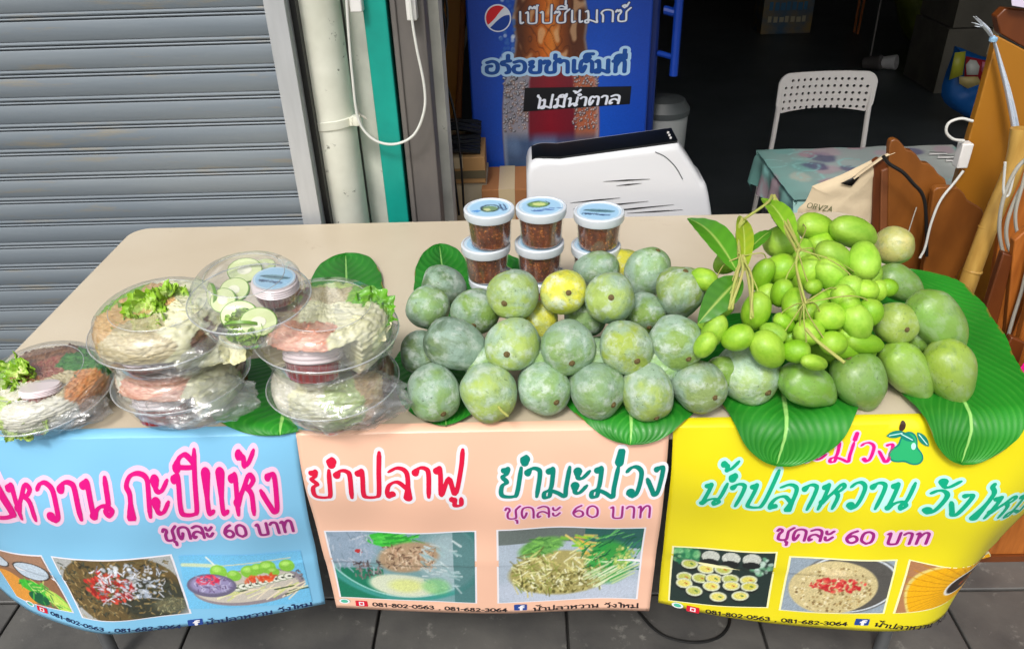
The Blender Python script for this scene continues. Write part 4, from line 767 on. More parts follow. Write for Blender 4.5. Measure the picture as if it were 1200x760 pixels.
third = [(501.5, 360.8, .845, 25, 27, (.5, .3), gr, None, 'small pale mango at the far left of the third row'),
         (557, 363, .860, 27, 29, (-.05, -.65), srgb(118, 156, 44), 'scar', 'mango with a bright green streak, second in the third row'),
         (602.9, 343.4, .905, 28.5, None, (-.35, -.38), yg, 'scar', 'mottled mango with a scar low on the left at the top of the heap'),
         (659.6, 342.7, .905, 26, 29, (.17, -.05), yl, 'scar', 'yellow mango at the top of the heap below the jars'),
         (715.2, 349.7, .900, 28.5, None, (-.1, .0), yg, 'scar', 'pale round mango right of the yellow one'),
         (797.4, 344, .885, 27, None, (.05, .78), srgb(138, 160, 66), 'scar', 'speckled mango with its stem upwards at the right of the third row')]
back = [(520.3, 333.5, .820, 23, 26, (-.9, .2), srgb(84, 116, 78), None, 'dark green mango at the back left, on the leaf'),
        (698.7, 315, .870, 21, 26, (.9, .1), gr, None, 'flattened green mango at the back, in front of the right jar stack'),
        (759, 320, .870, 26, None, (.3, .8), gr, 'scar', 'smooth blue-green mango in the back row'),
        (729, 316, .845, 22, None, (.1, .4), yl, None, 'hidden yellow mango peeping out at the back of the heap'),
        (755, 365.5, .850, 23, 26, (.1, -.7), srgb(120, 156, 40), 'scar', 'yellow-green mango tucked behind the second row'),
        (629.8, 374.8, .842, 22, None, (.2, -.5), yl, None, 'yellowish mango seen in the gap under the yellow one'),
        (686.9, 371, .842, 24, None, (.0, -.2), gr, None, 'shaded mango in the gap left of the green-yellow one'),
        (499, 415, .812, 26, None, (-.3, .2), srgb(84, 112, 78), None, 'shaded mango low at the left edge of the heap'),
        (771, 428, .812, 24, None, (.1, .1), gr, None, 'shaded mango behind the front row, fifth gap'),
        (566, 424, .812, 24, None, (.1, .1), gr, None, 'shaded mango behind the front row, first gap'),
        (632, 420, .812, 24, None, (.1, .1), gr, None, 'shaded mango behind the front row, second gap'),
        (700, 422, .812, 24, None, (.1, .1), gr, None, 'shaded mango behind the front row, third gap')]
for k, (x, y, z, a, b, ax, c, st, lb) in enumerate(second+third+back):
    put_fruit(x, y, z, a, b, ax, YB if c == yl else BM[(k*3+1) % 4], c, lb, 'grey-green mangoes heaped on the table', st)
big = [(875, 437, .795, 33, 38, (.45, -.55), srgb(160, 186, 110), 'scar', 'pale bloomy green mango at the left end of the big green ones', 0),
       (947, 451, .795, 25, 37, (-.88, .40), srgb(122, 176, 60), None, 'big green mango lying on its side over the hanging leaf', 1),
       (1007, 446, .795, 30, 36, (-.5, .80), srgb(110, 156, 62), 'scar', 'dark green rounded mango in the middle of the front row of big ones', 1),
       (1064, 435, .795, 25, 42, (-.66, .72), srgb(142, 182, 62), None, 'pointed green mango slanting down to the right', 1),
       (1114, 435, .800, 27, 41, (-.42, .88), srgb(156, 184, 66), None, 'yellow-green mango at the right end beneath the largest one', 1),
       (1100, 377, .862, 27, 45, (-.68, .68), srgb(128, 176, 70), None, 'largest green mango, on top at the right of the heap', 1),
       (1048, 378, .862, 24, 27, (.1, -.3), srgb(156, 178, 78), 'scar', 'striped green mango with a star-shaped mark between the big ones', 1),
       (1055, 333, .858, 20, 32, (-.85, .45), srgb(122, 164, 80), None, 'dusky green mango behind the striped one', 1),
       (1047, 289, .872, 22, 25, (-.3, .2), srgb(196, 184, 110), None, 'partly peeled pinkish-green mango at the back right', 1),
       (1071, 396, .820, 18, 22, (0, 0), srgb(110, 150, 50), None, 'green mango showing in the gap below the striped one', 1),
       (846, 436, .800, 20, None, (0, 0), srgb(112, 150, 40), None, 'small green mango low between the grey and the green heap', 1),
       (985, 405, .830, 22, 38, (.95, -.1), srgb(140, 190, 60), None, 'smooth pale green mango lying flat under the bunch', 2)]
for x, y, z, a, b, ax, c, st, lb, kind in big:
    put_fruit(x, y, z, a, b, ax, (BM if kind == 0 else GM if kind == 1 else YM)[int(x) % 3], c, lb, 'big green mangoes at the right of the table', st)
# ------------------------------------------------------------ the bunches of young mangoes
def zf(y): return float(np.interp(y, [250, 300, 350, 400, 440, 475], [.93, .935, .915, .88, .845, .81]))
m_leafy = mat('mango_leaf', srgb(70, 130, 28), .38, attr='Col', coat=.15)
cB = onZ(940, 320, .9); cA = onZ(870, 330, .9)
bunchB = thing('mango_bunch', 'large bunch of shiny young green mangoes on its stalks', 'mango bunch', (cB[0], cB[1], .80), 'bunches of young mangoes')
bunchA = thing('mango_bunch', 'smaller left-hand bunch of young mangoes with three leaves', 'mango bunch', (cA[0], cA[1], .80), 'bunches of young mangoes')
S3 = 2.338
FB = [(412, 110, 52, 38, -8), (515, 122, 66, 41, -12), (465, 195, 58, 39, -30), (543, 200, 50, 40, 80), (385, 232, 45, 35, 60), (455, 240, 50, 38, -45), (312, 222, 42, 39, 20), (318, 147, 44, 41, 20), (500, 282, 38, 35, 60), (552, 280, 31, 28, 0), (583, 282, 26, 22, 90), (610, 273, 25, 23, 0), (492, 310, 44, 32, -50),
      (352, 318, 42, 30, 80), (453, 352, 38, 37, 0), (503, 325, 38, 30, -60), (560, 342, 33, 32, 90), (525, 370, 46, 38, -60), (393, 395, 38, 35, 10), (460, 425, 34, 32, 0), (357, 447, 33, 30, 0), (407, 478, 38, 21, -10), (405, 270, 22, 20, 0), (325, 370, 30, 24, -30), (318, 288, 34, 28, 80), (295, 398, 32, 26, -30), (430, 150, 40, 30, 20), (372, 175, 36, 28, 60), (560, 235, 36, 30, 70), (470, 290, 34, 28, 30), (420, 320, 34, 28, 70), (335, 410, 30, 25, 20), (430, 400, 34, 28, 10), (505, 400, 34, 28, 0), (490, 440, 60, 27, -5), (545, 425, 58, 28, -8), (385, 350, 34, 28, 60), (270, 300, 36, 28, 60), (530, 130, 40, 30, 0), (350, 240, 34, 28, 80)]
FA = [(265, 238, 40, 28, 70), (247, 338, 47, 36, 80), (198, 410, 38, 35, 20), (280, 442, 50, 43, -45), (133, 390, 42, 31, 70), (170, 200, 36, 30, 40), (155, 330, 28, 24, 30), (108, 430, 34, 26, 60), (120, 372, 26, 22, 0), (106, 250, 34, 28, -30)]
nodeA = onZ(869, 300, .975); nodeB = onZ(934, 292, .985); nodeC = onZ(942, 355, .945); topT = onZ(905, 228, 1.0); topA = onZ(872, 258, .99)
def add_bunch(F, par, nodes, seed):
    random.seed(seed)
    for k, (cx, cy, a, b, ang) in enumerate(F):
        x, y = 780+cx/S3, 220+cy/S3; t = math.radians(ang); s_ = -1 if math.cos(t)*(-1)+0 > 0 else 1
        ax = (math.cos(t)*.9, math.sin(t)*.9) 
        p = onZ(x, y, zf(y)); nodesp = min(nodes, key=lambda q: np.linalg.norm(q-p)); dv = nodesp-p
        if ax[0]*(dv @ CA)+ax[1]*(dv @ CB) < 0: ax = (-ax[0], -ax[1])
        c = random.choice([srgb(150, 196, 48), srgb(164, 206, 62), srgb(134, 186, 36), srgb(156, 200, 66)])
        z = zf(y)+random.uniform(-.004, .004)-(.022 if k >= 26 else 0); f = put_fruit(x, y, z, b/S3, a/S3*1.12, ax, YM[k % 3], c, '', None, None, name='fruit', parent=par)
        p = onZ(x, y, z); sc = depth(p)/FPX; end = p+(CA*ax[0]+CB*ax[1]-CF*.3)*a/S3*sc*.93
        mid = (end+nodesp)/2+np.array([random.uniform(-.01, .01), 0, .012])
        mb = MB(); mb.tube(catmull([end-(CA*ax[0]+CB*ax[1])*.004, end*.7+mid*.3+CB*.004, mid, nodesp], 4), .0011, 6)
        if np.linalg.norm(end-nodesp) < .085 or k % 4 == 0: obj('stalk', mb, m_stalk, par, world=True)
add_bunch(FB, bunchB, [nodeB, nodeC], 3); add_bunch(FA, bunchA, [nodeA], 5)
def stalks(par, sets):
    for a, b, n, r in sets:
        for k in range(n):
            j = lambda s: np.array([random.uniform(-s, s) for _ in range(3)])
            mb = MB(); mb.tube(catmull([a+j(.004), a*.6+b*.4+j(.010), b+j(.006)], 6), [r*random.uniform(.8, 1.2)]*13, 7); obj('stalk', mb, m_stalk, par, world=True)
stalks(bunchB, [(topT, nodeB, 4, .0022), (nodeB, nodeC, 2, .0018)]); stalks(bunchA, [(topA, nodeA, 3, .0022), (topT, topA, 1, .0022)])
lowA = onZ(855, 362, .93); stalks(bunchA, [(nodeA, lowA, 3, .0026), (nodeA, onZ(880, 372, .93), 2, .0022)])
stalks(bunchB, [(onZ(945, 385, .93), onZ(984, 424, .90), 1, .0026)])
def small_leaf(par, base, tip, hw, c1, c2, curl=.2, nup=None, name='leaf', world=True, twist=0., mid=None):
    base, tip = np.array(base), np.array(tip); d = tip-base; Ln = np.linalg.norm(d); d /= Ln; nup = np.array(nup if nup is not None else -CF*.7+np.array([0, 0, .7])); s = np.cross(d, nup); s /= np.linalg.norm(s); n = np.cross(s, d)
    def fn(u, v):
        w = hw*math.sin(math.pi*min(1, max(0, v))**.9)**.75*(1-.12*v); x = (u-.5)*2; tw = twist*v
        return base+d*Ln*v+(s*math.cos(tw)+n*math.sin(tw))*w*x+n*(abs(x)*w*.35+curl*Ln*(math.sin(math.pi*v)*.5-v*v*.3)+.02*hw*math.sin(v*40)*abs(x))
    def cf(u, v):
        x = abs(u-.5)*2; k = .55+.45*math.sin(v*46-x*5); c = np.array(c1)*(1-.25*k)+np.array(c2)*.25*k
        return tuple(c*.4+np.array(srgb(190, 206, 110))*.6) if x < .07 else tuple(c)
    mb = MB(); mb.grid(fn, 14, 30, colfn=cf); o = obj(name, mb, m_leafy, par, world=world, col=True); return o
gA, gB = srgb(84, 150, 36), srgb(60, 118, 24)
random.seed(11)
small_leaf(bunchA, onZ(866, 322, .955), onZ(806, 250, .965), .028, gA, gB, .15)
small_leaf(bunchA, onZ(868, 325, .95), onZ(818, 378, .91), .026, gB, gA, .1, twist=.4)
small_leaf(bunchA, onZ(872, 318, .96), onZ(868, 248, .985), .016, srgb(150, 170, 40), gA, .15)
small_leaf(bunchB, onZ(930, 285, .975), onZ(893, 228, .995), .022, srgb(128, 176, 40), gA, .15)
small_leaf(bunchB, onZ(925, 280, .97), onZ(905, 246, .985), .018, gA, gB, .25, twist=.5)
small_leaf(bunchA, onZ(870, 300, .965), onZ(905, 268, .965), .012, gA, gB, .1)
# ============================================================ BIG RIBBED LEAVES
m_big = mat('big_leaf', srgb(30, 120, 36), .45, attr='Col', coat=.05, spec=.4)
TH = math.radians(76); RB = .038
def drape(X, Y, l):
    s = .012-Y; q = TH*RB
    if s <= 0: return (X, Y, TZ+.0055+l)
    if s < q: a = s/RB; return (X, .012-(RB+l)*math.sin(a), TZ+.0055-RB+(RB+l)*math.cos(a))
    e = s-q; return (X, .012-(RB+l)*math.sin(TH)-e*math.cos(TH), TZ+.0055-RB+(RB+l)*math.cos(TH)-e*math.sin(TH))
def lp(x, y):
    p = onZ(x, y, TZ+.006)
    if p[1] > .0: return np.array([p[0], p[1]])
    q = onY(x, y, -.045); return np.array([q[0], .012-(RB*TH+(TZ-RB+.014-q[2])/math.sin(TH)*1.0)])
def big_leaf(base, tip, hw, lift, label, nv=170, nu=110, shape=.62, fold=.0, dark=1., lat=11, cup=.0, open_=.16, sq=2.6):
    b, t = lp(*base), lp(*tip); d = t-b; Ln = np.linalg.norm(d); d /= Ln; s = np.array([d[1], -d[0]])
    o = thing('big_leaf', label, 'leaf', drape(*(b+d*Ln*.3), 0), 'big ribbed green leaves spread under the fruit')
    ph = random.uniform(0, 6); sm = 2.
    def W(v): 
        k = min(1, max(0, v)); return hw*max(0, 1-abs(2*k**.85-1)**sq)**.52
    def fn(u, v):
        x = (u-.5)*2; q = b+d*Ln*(v-.10*abs(x)**1.5*math.sin(math.pi*v))+s*W(v)*x*(1+.015*math.sin(v*31+ph))
        rib = .00045*math.sin((v-abs(x)*open_)*lat*2*math.pi)*(1-.3*abs(x)); midr = .0012*math.exp(-(x/.05)**2)
        wav = .003*(1+math.sin(7*v+3*x+ph))*abs(x)+.0012*math.sin(19*v+5*x+ph)*abs(x)
        return drape(q[0], q[1], lift+rib-midr+wav+cup*abs(x)**1.5*W(v)+.0015)
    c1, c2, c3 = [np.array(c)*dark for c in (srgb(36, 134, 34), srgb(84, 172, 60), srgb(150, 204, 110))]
    def cf(u, v):
        x = abs(u-.5)*2
        if x < .022: return tuple(c3)
        k = max(0, math.sin((v-x*open_+.006*mnoise.noise((u*5, v*8, ph)))*lat*2*math.pi))**3*(.35+.65*abs(mnoise.noise((u*4, v*20, ph+3)))*1.6); n = .92+.3*mnoise.noise((u*3, v*4, ph)); ed = np.array(srgb(120, 110, 40)) if x > .965 and mnoise.noise((v*14, ph, u)) > .15 else None; return tuple(ed) if ed is not None else tuple((c1*(1-.5*k)+c2*.5*k)*n)
    mb = MB(); mb.grid(fn, nu, nv, colfn=cf); obj('blade', mb, m_big, o, world=True, col=True)
    mb = MB(); P = [drape(*(b+d*Ln*v), lift-.0012) for v in np.linspace(.02, .97, 40)]; mb.tube(P, list(np.interp(np.linspace(0, 1, 40), [0, 1], [.0022, .0006])), 6); obj('midrib', mb, mat('leaf_midrib', srgb(128, 186, 96), .4), o, world=True)
    return o
random.seed(21)
big_leaf((735, 395), (740, 530), .135, .0003, 'ribbed leaf hanging over the peach and yellow banner edge, under the front mangoes', open_=.35, lat=20)
big_leaf((905, 370), (912, 549), .136, .0003, 'ribbed leaf hanging furthest over the yellow banner, left of the mango emblem', open_=.35, lat=22)
big_leaf((1048, 318), (1128, 546), .135, .004, 'largest leaf, at the right end of the table hanging over the corner', open_=.35, lat=25, shape=.55, nv=220)
big_leaf((520, 400), (520, 515), .092, .0003, 'leaf under the left end of the mango heap, just over the table edge', open_=.35, lat=16)
big_leaf((350, 415), (322, 524), .155, .0003, 'leaf with pale midrib between the two stacks of salad bowls', open_=.3, lat=16)
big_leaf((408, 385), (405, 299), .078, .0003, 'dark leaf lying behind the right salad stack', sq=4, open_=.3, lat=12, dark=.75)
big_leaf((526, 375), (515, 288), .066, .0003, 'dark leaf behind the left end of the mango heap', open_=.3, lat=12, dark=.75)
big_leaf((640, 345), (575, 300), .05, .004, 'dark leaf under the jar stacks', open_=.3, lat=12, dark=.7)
# ============================================================ SAUCE JARS
m_jarclear = clear_mat('clear_cup', gloss=.07, edge=.45, rough=.08, white=.03)
m_sauce = mat('chilli_sauce', srgb(142, 66, 26), .4, col2=srgb(84, 34, 14), nscale=60, coat=.3, speck=(170, .55, srgb(222, 132, 60), .08), bump=.8, bscale=160, bump2=.003)
m_lid = mat('milky_lid', srgb(214, 220, 226), .35, coat=.2)
m_prints = mat('label_print', (1, 1, 1), .35, attr='Col')
def jar_label(kind):
    c = Cv(70, 70, (164, 204, 232)); c.ring(.5, .5, .46, .46, (214, 230, 240), .05)
    if kind == 0: c.ell(.5, .55, .19, .17, (120, 150, 110), 0, .2); c.ell(.44, .58, .08, .08, (196, 206, 150)); c.ring(.52, .5, .2, .18, (30, 46, 60), .14); c.line(.74, .3, .8, .66, .02, (20, 40, 90)); c.line(.82, .32, .88, .62, .016, (20, 40, 90)); c.ell(.2, .62, .1, .06, (90, 150, 214))
    elif kind == 1: c.ell(.46, .36, .24, .16, (120, 160, 90), .3, .2); c.ell(.48, .36, .15, .09, (206, 216, 140), .3); c.ring(.47, .36, .24, .17, (46, 70, 50), .1); c.strands(16, (.2, .62, .8, .72), .16, .018, [(90, 120, 180), (60, 90, 150)], .3, .1)
    else: c.ell(.5, .45, .34, .09, (110, 150, 160), 0, .2); c.line(.15, .45, .85, .45, .02, (50, 80, 100)); c.strands(14, (.1, .6, .7, .7), .18, .016, [(60, 90, 130), (40, 60, 90)], .05, .1)
    return c
LC = [jar_label(k).lin() for k in range(3)]
def disc_print(name, cvl, cen, R, m, par, rot=0.):
    mb = MB(); nr, ns = 16, 48; vs = []; cs = []; H, W_ = cvl.shape[:2]
    for i in range(nr+1):
        for k in range(ns):
            r = i/nr; a = 2*math.pi*k/ns; x, y = r*math.cos(a), r*math.sin(a); vs.append((cen[0]+R*x, cen[1]+R*y, cen[2])); a2 = a+rot; cs.append(cvl[int((.5-.49*r*math.sin(a2))*(H-1)), int((.5+.49*r*math.cos(a2))*(W_-1))])
    mb.add(vs, [(i*ns+k, i*ns+(k+1) % ns, (i+1)*ns+(k+1) % ns, (i+1)*ns+k) for i in range(nr) for k in range(ns)], 0, cs); return obj(name, mb, m, par, col=True, smooth=False)
def jar(x, y, z, label, kind, rot, R=.0485, hh=.078, rz=0., sauce=None, lidm=None):
    t = thing('sauce_jar', label, 'jar', (x, y, z), 'stacked jars of chilli sauce', (0, 0, rz)); r0, r1 = R*.80, R*.91; h = hh-.014
    m = MB(); m.lathe([(r0-.004, .002), (r0-.002, .003), (r1-.0025, h-.004), (0, h-.004)], 36); obj('sauce', m, sauce or m_sauce, t)
    m = MB(); m.lathe_open([(0, .0), (r0-.003, .0), (r0, .003), (r0+.001, .008), (r1, h)], 60, wob=lambda i, a: .006*math.sin(26*a) if 2 < i < 4 else 0); obj('cup', m, m_jarclear, t)
    m = MB(); m.lathe([(r1, h-.003), (R*.97, h-.003), (R, h+.001), (R*1.0, h+.0125), (R*.975, hh), (R*.92, hh+.0005), (R*.90, hh-.0018), (0, hh-.0018)], 48); obj('lid', m, lidm or m_lid, t)
    disc_print('label', LC[kind], (0, 0, hh-.0012), R*.86, m_prints, t, rot); return t
jx = [onY(573, 240, .37)[0], onY(634, 240, .37)[0], onY(702, 243, .37)[0]]
z0 = TZ+.006
ht = [onY(573, 242, .37)[2], onY(634, 240, .37)[2], onY(702, 246, .37)[2]]
hh = (ht[0]-z0)/3-.0006; 
side = ['left', 'middle', 'right']; lev = ['bottom', 'middle', 'top']; lid_ = ['round green and navy emblem', 'green leaf emblem', 'long fish emblem']
for s_ in range(3):
    hh_ = (ht[s_]-z0)/3-.0006
    for k in range(3):
        off = ((0, 0, 0), (-.010, 0, 0), (0, 0, 0))[k][0] if s_ == 0 else (.002, -.004, 0)[k]
        jar(jx[s_]+off, .375-.004*k, z0+k*(hh_+.0006), '%s jar of the %s sauce stack, %s' % (lev[k], side[s_], ('blue label with '+lid_[s_]) if k == 2 else 'half hidden by the mangoes' if k == 0 else 'between two other jars'), s_ if k == 2 else (s_+k) % 3, random.uniform(-.3, .3), hh=hh_)
# ============================================================ SALAD BOWLS
m_bowl = clear_mat('clear_bowl', white=.035, gloss=.06, edge=.42, rough=.07)
m_rim = clear_mat('clear_rim', white=.30, gloss=.25, edge=.6, rough=.1)
m_bag = clear_mat('clear_film', white=.09, gloss=.10, edge=.40, rough=.24, crinkle=.55, cscale=26)
m_ruf = mat('salad_leaf', (1, 1, 1), .4, attr='Col', coat=.15, spec=.5)
m_strip = mat('shredded_food', (1, 1, 1), .5, attr='Col')
def bowl(name, cx, cy, z, R, hb, hd, label, tilt=(0, 0, 0), lidopen=True):
    t = thing(name, label, 'food container', (cx, cy, z), 'clear takeaway bowls of mango salad', tilt)
    wob = lambda i, a: .006*math.sin(30*a) if 1 < i < 5 else 0
    m = MB(); m.lathe_open([(0, .002), (R*.72, .002), (R*.78, .0), (R*.83, .005), (R*.92, hb*.6), (R*.96, hb-.004), (R*1.0, hb-.003), (R*1.02, hb), (R*1.02, hb+.003)], 72, wob=wob); obj('base', m, m_bowl, t)
    m = MB(); m.lathe_open([(R*1.025, hb+.002), (R*1.02, hb+.005), (R*.98, hb+.006), (R*.955, hb+.008), (R*.94, hb+hd*.35), (R*.90, hb+hd*.70), (R*.80, hb+hd*.93), (R*.66, hb+hd), (R*.62, hb+hd-.002), (0, hb+hd-.002)], 72); obj('lid', m, m_bowl, t)
    m = MB(); m.tube([(R*1.025*math.cos(a), R*1.025*math.sin(a), hb+.003) for a in np.linspace(0, 6.2832, 80)], .0012, 6, cap=False); m.tube([(R*.66*math.cos(a), R*.66*math.sin(a), hb+hd) for a in np.linspace(0, 6.2832, 60)], .0007, 5, cap=False); obj('rim', m, m_rim, t)
    return t
def ruffle(name, label, cat, c, R, cin, cout, n=(0, 0, 1), fan=(0, 6.283), waves=9, amp=.35, seed=0, cup=.25, parent=None, squash=1., grp=None, frill=.10, rot=0, cluster=0):
    M = orient(n); c = np.array(c); nr, ns = 22, 84; ph = seed*1.7
    fr = waves*.28
    def fn(u, v):
        a = fan[0]+(fan[1]-fan[0])*u; r = .05+.95*v; e = r**1.6; x_, y_ = math.cos(a)*r, math.sin(a)*r
        n1 = mnoise.noise((x_*fr+seed*3.1, y_*fr, seed)); n2 = mnoise.noise((x_*fr*2.6, y_*fr*2.6+seed, 5.)); n3 = mnoise.noise((x_*fr*6, y_*fr*6, seed))
        z = R*(amp*1.9*e*(n1*.9+n2*.6+n3*.30*r)+cup*r*r)
        rr = R*r*(1+.35*mnoise.noise((math.cos(a)*1.6+seed, math.sin(a)*1.6, 0))+frill*1.5*e*mnoise.noise((math.cos(a)*fr*3, math.sin(a)*fr*3, seed)))
        q = M @ Vector((rr*math.cos(a+rot)+R*.25*e*n2, rr*math.sin(a+rot)*squash+R*.25*e*n1, z)); return c+np.array(q)
    cin, cout = np.array(cin), np.array(cout)
    def cf(u, v):
        k = min(1, v**1.1); s_ = .88+.35*mnoise.noise((math.cos(u*6.28)*v*7, math.sin(u*6.28)*v*7, seed))+.10*math.sin(u*40+2*math.sin(u*9)); return tuple((cin*(1-k)+cout*k)*s_)
    mb = MB(); mb.grid(fn, ns, nr, colfn=cf)
    if cluster:
        for q in range(cluster): _ruf_extra(mb, c, R, cin, cout, M, seed+q*7+1, amp, cup, frill, fr)
    if parent is None:
        t = obj(name, mb.mesh(name, m_ruf, tuple(c), col=True, ang=70)); t.location = tuple(c); return tag(t, label, cat, grp)
    return obj(name, mb, m_ruf, parent, world=True, col=True, ang=70)
def _ruf_extra(mb, c, R, cin, cout, M, sd, amp, cup, frill, fr):
    rs = random.Random(sd); off = M @ Vector((rs.uniform(-.5, .5)*R, rs.uniform(-.5, .5)*R, rs.uniform(0, .25)*R)); r0 = R*rs.uniform(.5, .75); M2 = M @ Matrix.Rotation(rs.uniform(-.6, .6), 3, 'X') @ Matrix.Rotation(rs.uniform(-.6, .6), 3, 'Y')
    def fn(u, v):
        a = 6.283*u; e = v**1.5; x_, y_ = math.cos(a)*v, math.sin(a)*v; n1 = mnoise.noise((x_*fr+sd, y_*fr, sd)); n2 = mnoise.noise((x_*fr*2.4, y_*fr*2.4+sd, 5.))
        rr = r0*v*(1+frill*2*e*n2+.3*mnoise.noise((math.cos(a)*2+sd, math.sin(a)*2, 1))); return c+np.array(off)+np.array(M2 @ Vector((rr*math.cos(a)+r0*.3*e*n1, rr*math.sin(a), r0*(amp*2.0*e*(n1+.7*n2)+.3*v*v))))
    def cf(u, v): s_ = .9+.35*mnoise.noise((u*18, v*6, sd)); return tuple((cin*(1-v)+cout*v)*s_)
    mb.grid(fn, 54, 14, colfn=cf)
def strips(name, label, cat, c, rad, n, ln, w, cols, seed=0, kind='stuff', flat=.5, curl=.5, dirb=None):
    random.seed(seed); mb = MB(); c = np.array(c)
    for _ in range(n):
        while True:
            p = np.array([random.uniform(-1, 1) for _ in range(3)])
            if .25 < p @ p < 1: break
        p = p*np.array(rad); a = random.uniform(0, 6.28) if dirb is None else dirb+random.gauss(0, .5); el = random.uniform(-.3, .3); d = np.array([math.cos(a)*math.cos(el), math.sin(a)*math.cos(el), math.sin(el)]); q = np.cross(d, (0, 0, 1)); l = ln*random.uniform(.5, 1.2)
        P = [c+p-d*l/2, c+p+q*l*curl*random.uniform(-.3, .3)+np.array([0, 0, l*curl*.2]), c+p+d*l/2]
        P = catmull(P, 3); k = np.array(random.choice(cols))*random.uniform(.85, 1.1); mb.tube(P, w*random.uniform(.7, 1.2), 4, flat=flat, cols=tuple(k))
    o = obj(name, mb.mesh(name, m_strip, tuple(c), col=True)); o.location = tuple(c); tag(o, label, cat)
    if kind: o['kind'] = kind
    return o
def film(label, c, rad, seed, amp=.16, n=2.2, flatb=None, tie=None):
    c = np.array(c); mb = MB(); nu, nv = 56, 34; rad = np.array(rad)
    def fn(u, v):
        a, b = 2*math.pi*u, math.pi*v; p = np.array([math.sin(b)*math.cos(a), math.sin(b)*math.sin(a), math.cos(b)])
        f = 1+amp*mnoise.noise(Vector(p*n)+Vector((seed, 0, 0)))+amp*.55*(abs(mnoise.noise(Vector(p*n*2.3)+Vector((0, seed, 0))))*2-.5)+amp*.25*(abs(mnoise.noise(Vector(p*n*5)))*2-.4)
        q = c+p*rad*f
        if flatb is not None and q[2] < flatb: q[2] = flatb+.001*math.sin(a*5)
        return q
    mb.grid(fn, nu, nv); o = obj('plastic_bag', mb.mesh('plastic_bag', m_bag, tuple(c), ang=50)); o.location = tuple(c); return tag(o, label, 'bag', 'clear plastic bags of food in the bowls')
def sauce_cup(c, R, h, label, red, tilt, ridged=True, lab=None):
    t = thing('sauce_cup', label, 'cup', tuple(c), 'small cups of sauce in the bowls', tilt)
    m = MB(); m.lathe([(0, 0), (R*.84, 0), (R*.86, .002), (R*.93, h*.5), (0, h*.5)], 40); obj('sauce', m, red, t)
    m = MB(); m.lathe_open([(R*.85, -.0005), (R*.96, h*.55)], 72, wob=lambda i, a: .03*math.sin(24*a)); obj('cup', m, m_jarclear, t)
    pr = [(R*.96, h*.5), (R*1.0, h*.52)]
    for k in range(4): q = h*(.55+.11*k); pr += [(R*(1.03-.01*k), q), (R*(.97-.01*k), q+h*.055)]
    pr += [(R*.93, h), (0, h)]
    m = MB(); m.lathe(pr, 44); obj('lid', m, mat('frosted_lid', srgb(236, 222, 224), .3, coat=.3), t)
    if lab is not None: disc_print('label', LC[lab], (0, 0, h+.0008), R*.9, m_prints, t, .3)
    return t
def filling(label, cx, cy, z, R, hb, hd, zones, seed, cat='salad', top=.80, hole=None):
    """packed food that fills a bowl; zones = (x, y, colours, strand scale) in bowl radii"""
    prof = [(.72, .006), (.80, .010), (.89, hb*.6), (.93, hb), (.91, hb+hd*.3), (.84, hb+hd*.58), (.66, hb+hd*.74), (.40, hb+hd*top*.95), (.18, hb+hd*top), (0, hb+hd*top)]
    P = catmull([(a, b) for a, b in prof], 9); nr, ns = len(P), 150; vs = []; cs = []
    for i_, (r, zz_) in enumerate(P):
        for k in range(ns):
            a = 6.283*k/ns; x, y = r*math.cos(a), r*math.sin(a); w1 = .22*mnoise.noise((x*3, y*3, zz_*40+seed)); w2 = .22*mnoise.noise((x*3+9, y*3, zz_*40+seed))
            best = min(zones, key=lambda q: (q[0]-x-w1)**2+(q[1]-y-w2)**2+(q[4] if len(q) > 4 else 0)); f = best[3]
            px, py, pz = x*R*1000, y*R*1000, zz_*1000
            n1 = mnoise.noise((px/f, py/f, pz/f+seed)); n2 = mnoise.noise((px/f*.35+5, py/f*2.2, pz/f*1.4+seed)); n3 = abs(mnoise.noise((px/f*1.6, py/f*.5, pz/f*1.7+seed)))
            h = .0022*n1+.0024*n2+.0022*(1-2*n3)+.006*mnoise.noise((x*2.2, y*2.2, seed+zz_*20)); lim = .955
            rr = min(r*R+h*(1 if r > .5 else 0), R*lim)
            if hole and zz_ < hole[3]:
                c0 = math.hypot(hole[0]-cx, hole[1]-cy); da = a-math.atan2(hole[1]-cy, hole[0]-cx); q_ = hole[2]**2-(c0*math.sin(da))**2
                if q_ > 0 and math.cos(da) > 0: rr = min(rr, max(.004, c0*math.cos(da)-math.sqrt(q_)))
            vs.append((cx+rr*math.cos(a), cy+rr*math.sin(a), z+zz_+h*(1.2 if r < .85 else 0)))
            cA_, cB_, cC_ = [np.array(c) for c in best[2]]; t1 = min(1, max(0, .5+1.6*n2)); t2 = min(1, max(0, (n3-.0)*-6+.9)); c = cA_*(1-t1)+cB_*t1; c = c*(1-.55*t2*.6)+cC_*.33*t2; cs.append(c)
    mb = MB(); mb.add(vs, [(i_*ns+k, i_*ns+(k+1) % ns, (i_+1)*ns+(k+1) % ns, (i_+1)*ns+k) for i_ in range(nr-1) for k in range(ns)], 0, cs)
    o = obj('salad', mb.mesh('salad', m_ruf, (cx, cy, z), col=True, ang=180)); o.location = (cx, cy, z); return tag(o, label, cat)
CRM = (srgb(240, 236, 206), srgb(226, 222, 176), srgb(206, 204, 150)); TAN = (srgb(226, 192, 134), srgb(206, 160, 96), srgb(170, 118, 60)); NOO = (srgb(220, 208, 172), srgb(196, 178, 132), srgb(140, 116, 80)); WHT = (srgb(238, 234, 222), srgb(216, 212, 190), srgb(176, 170, 140))
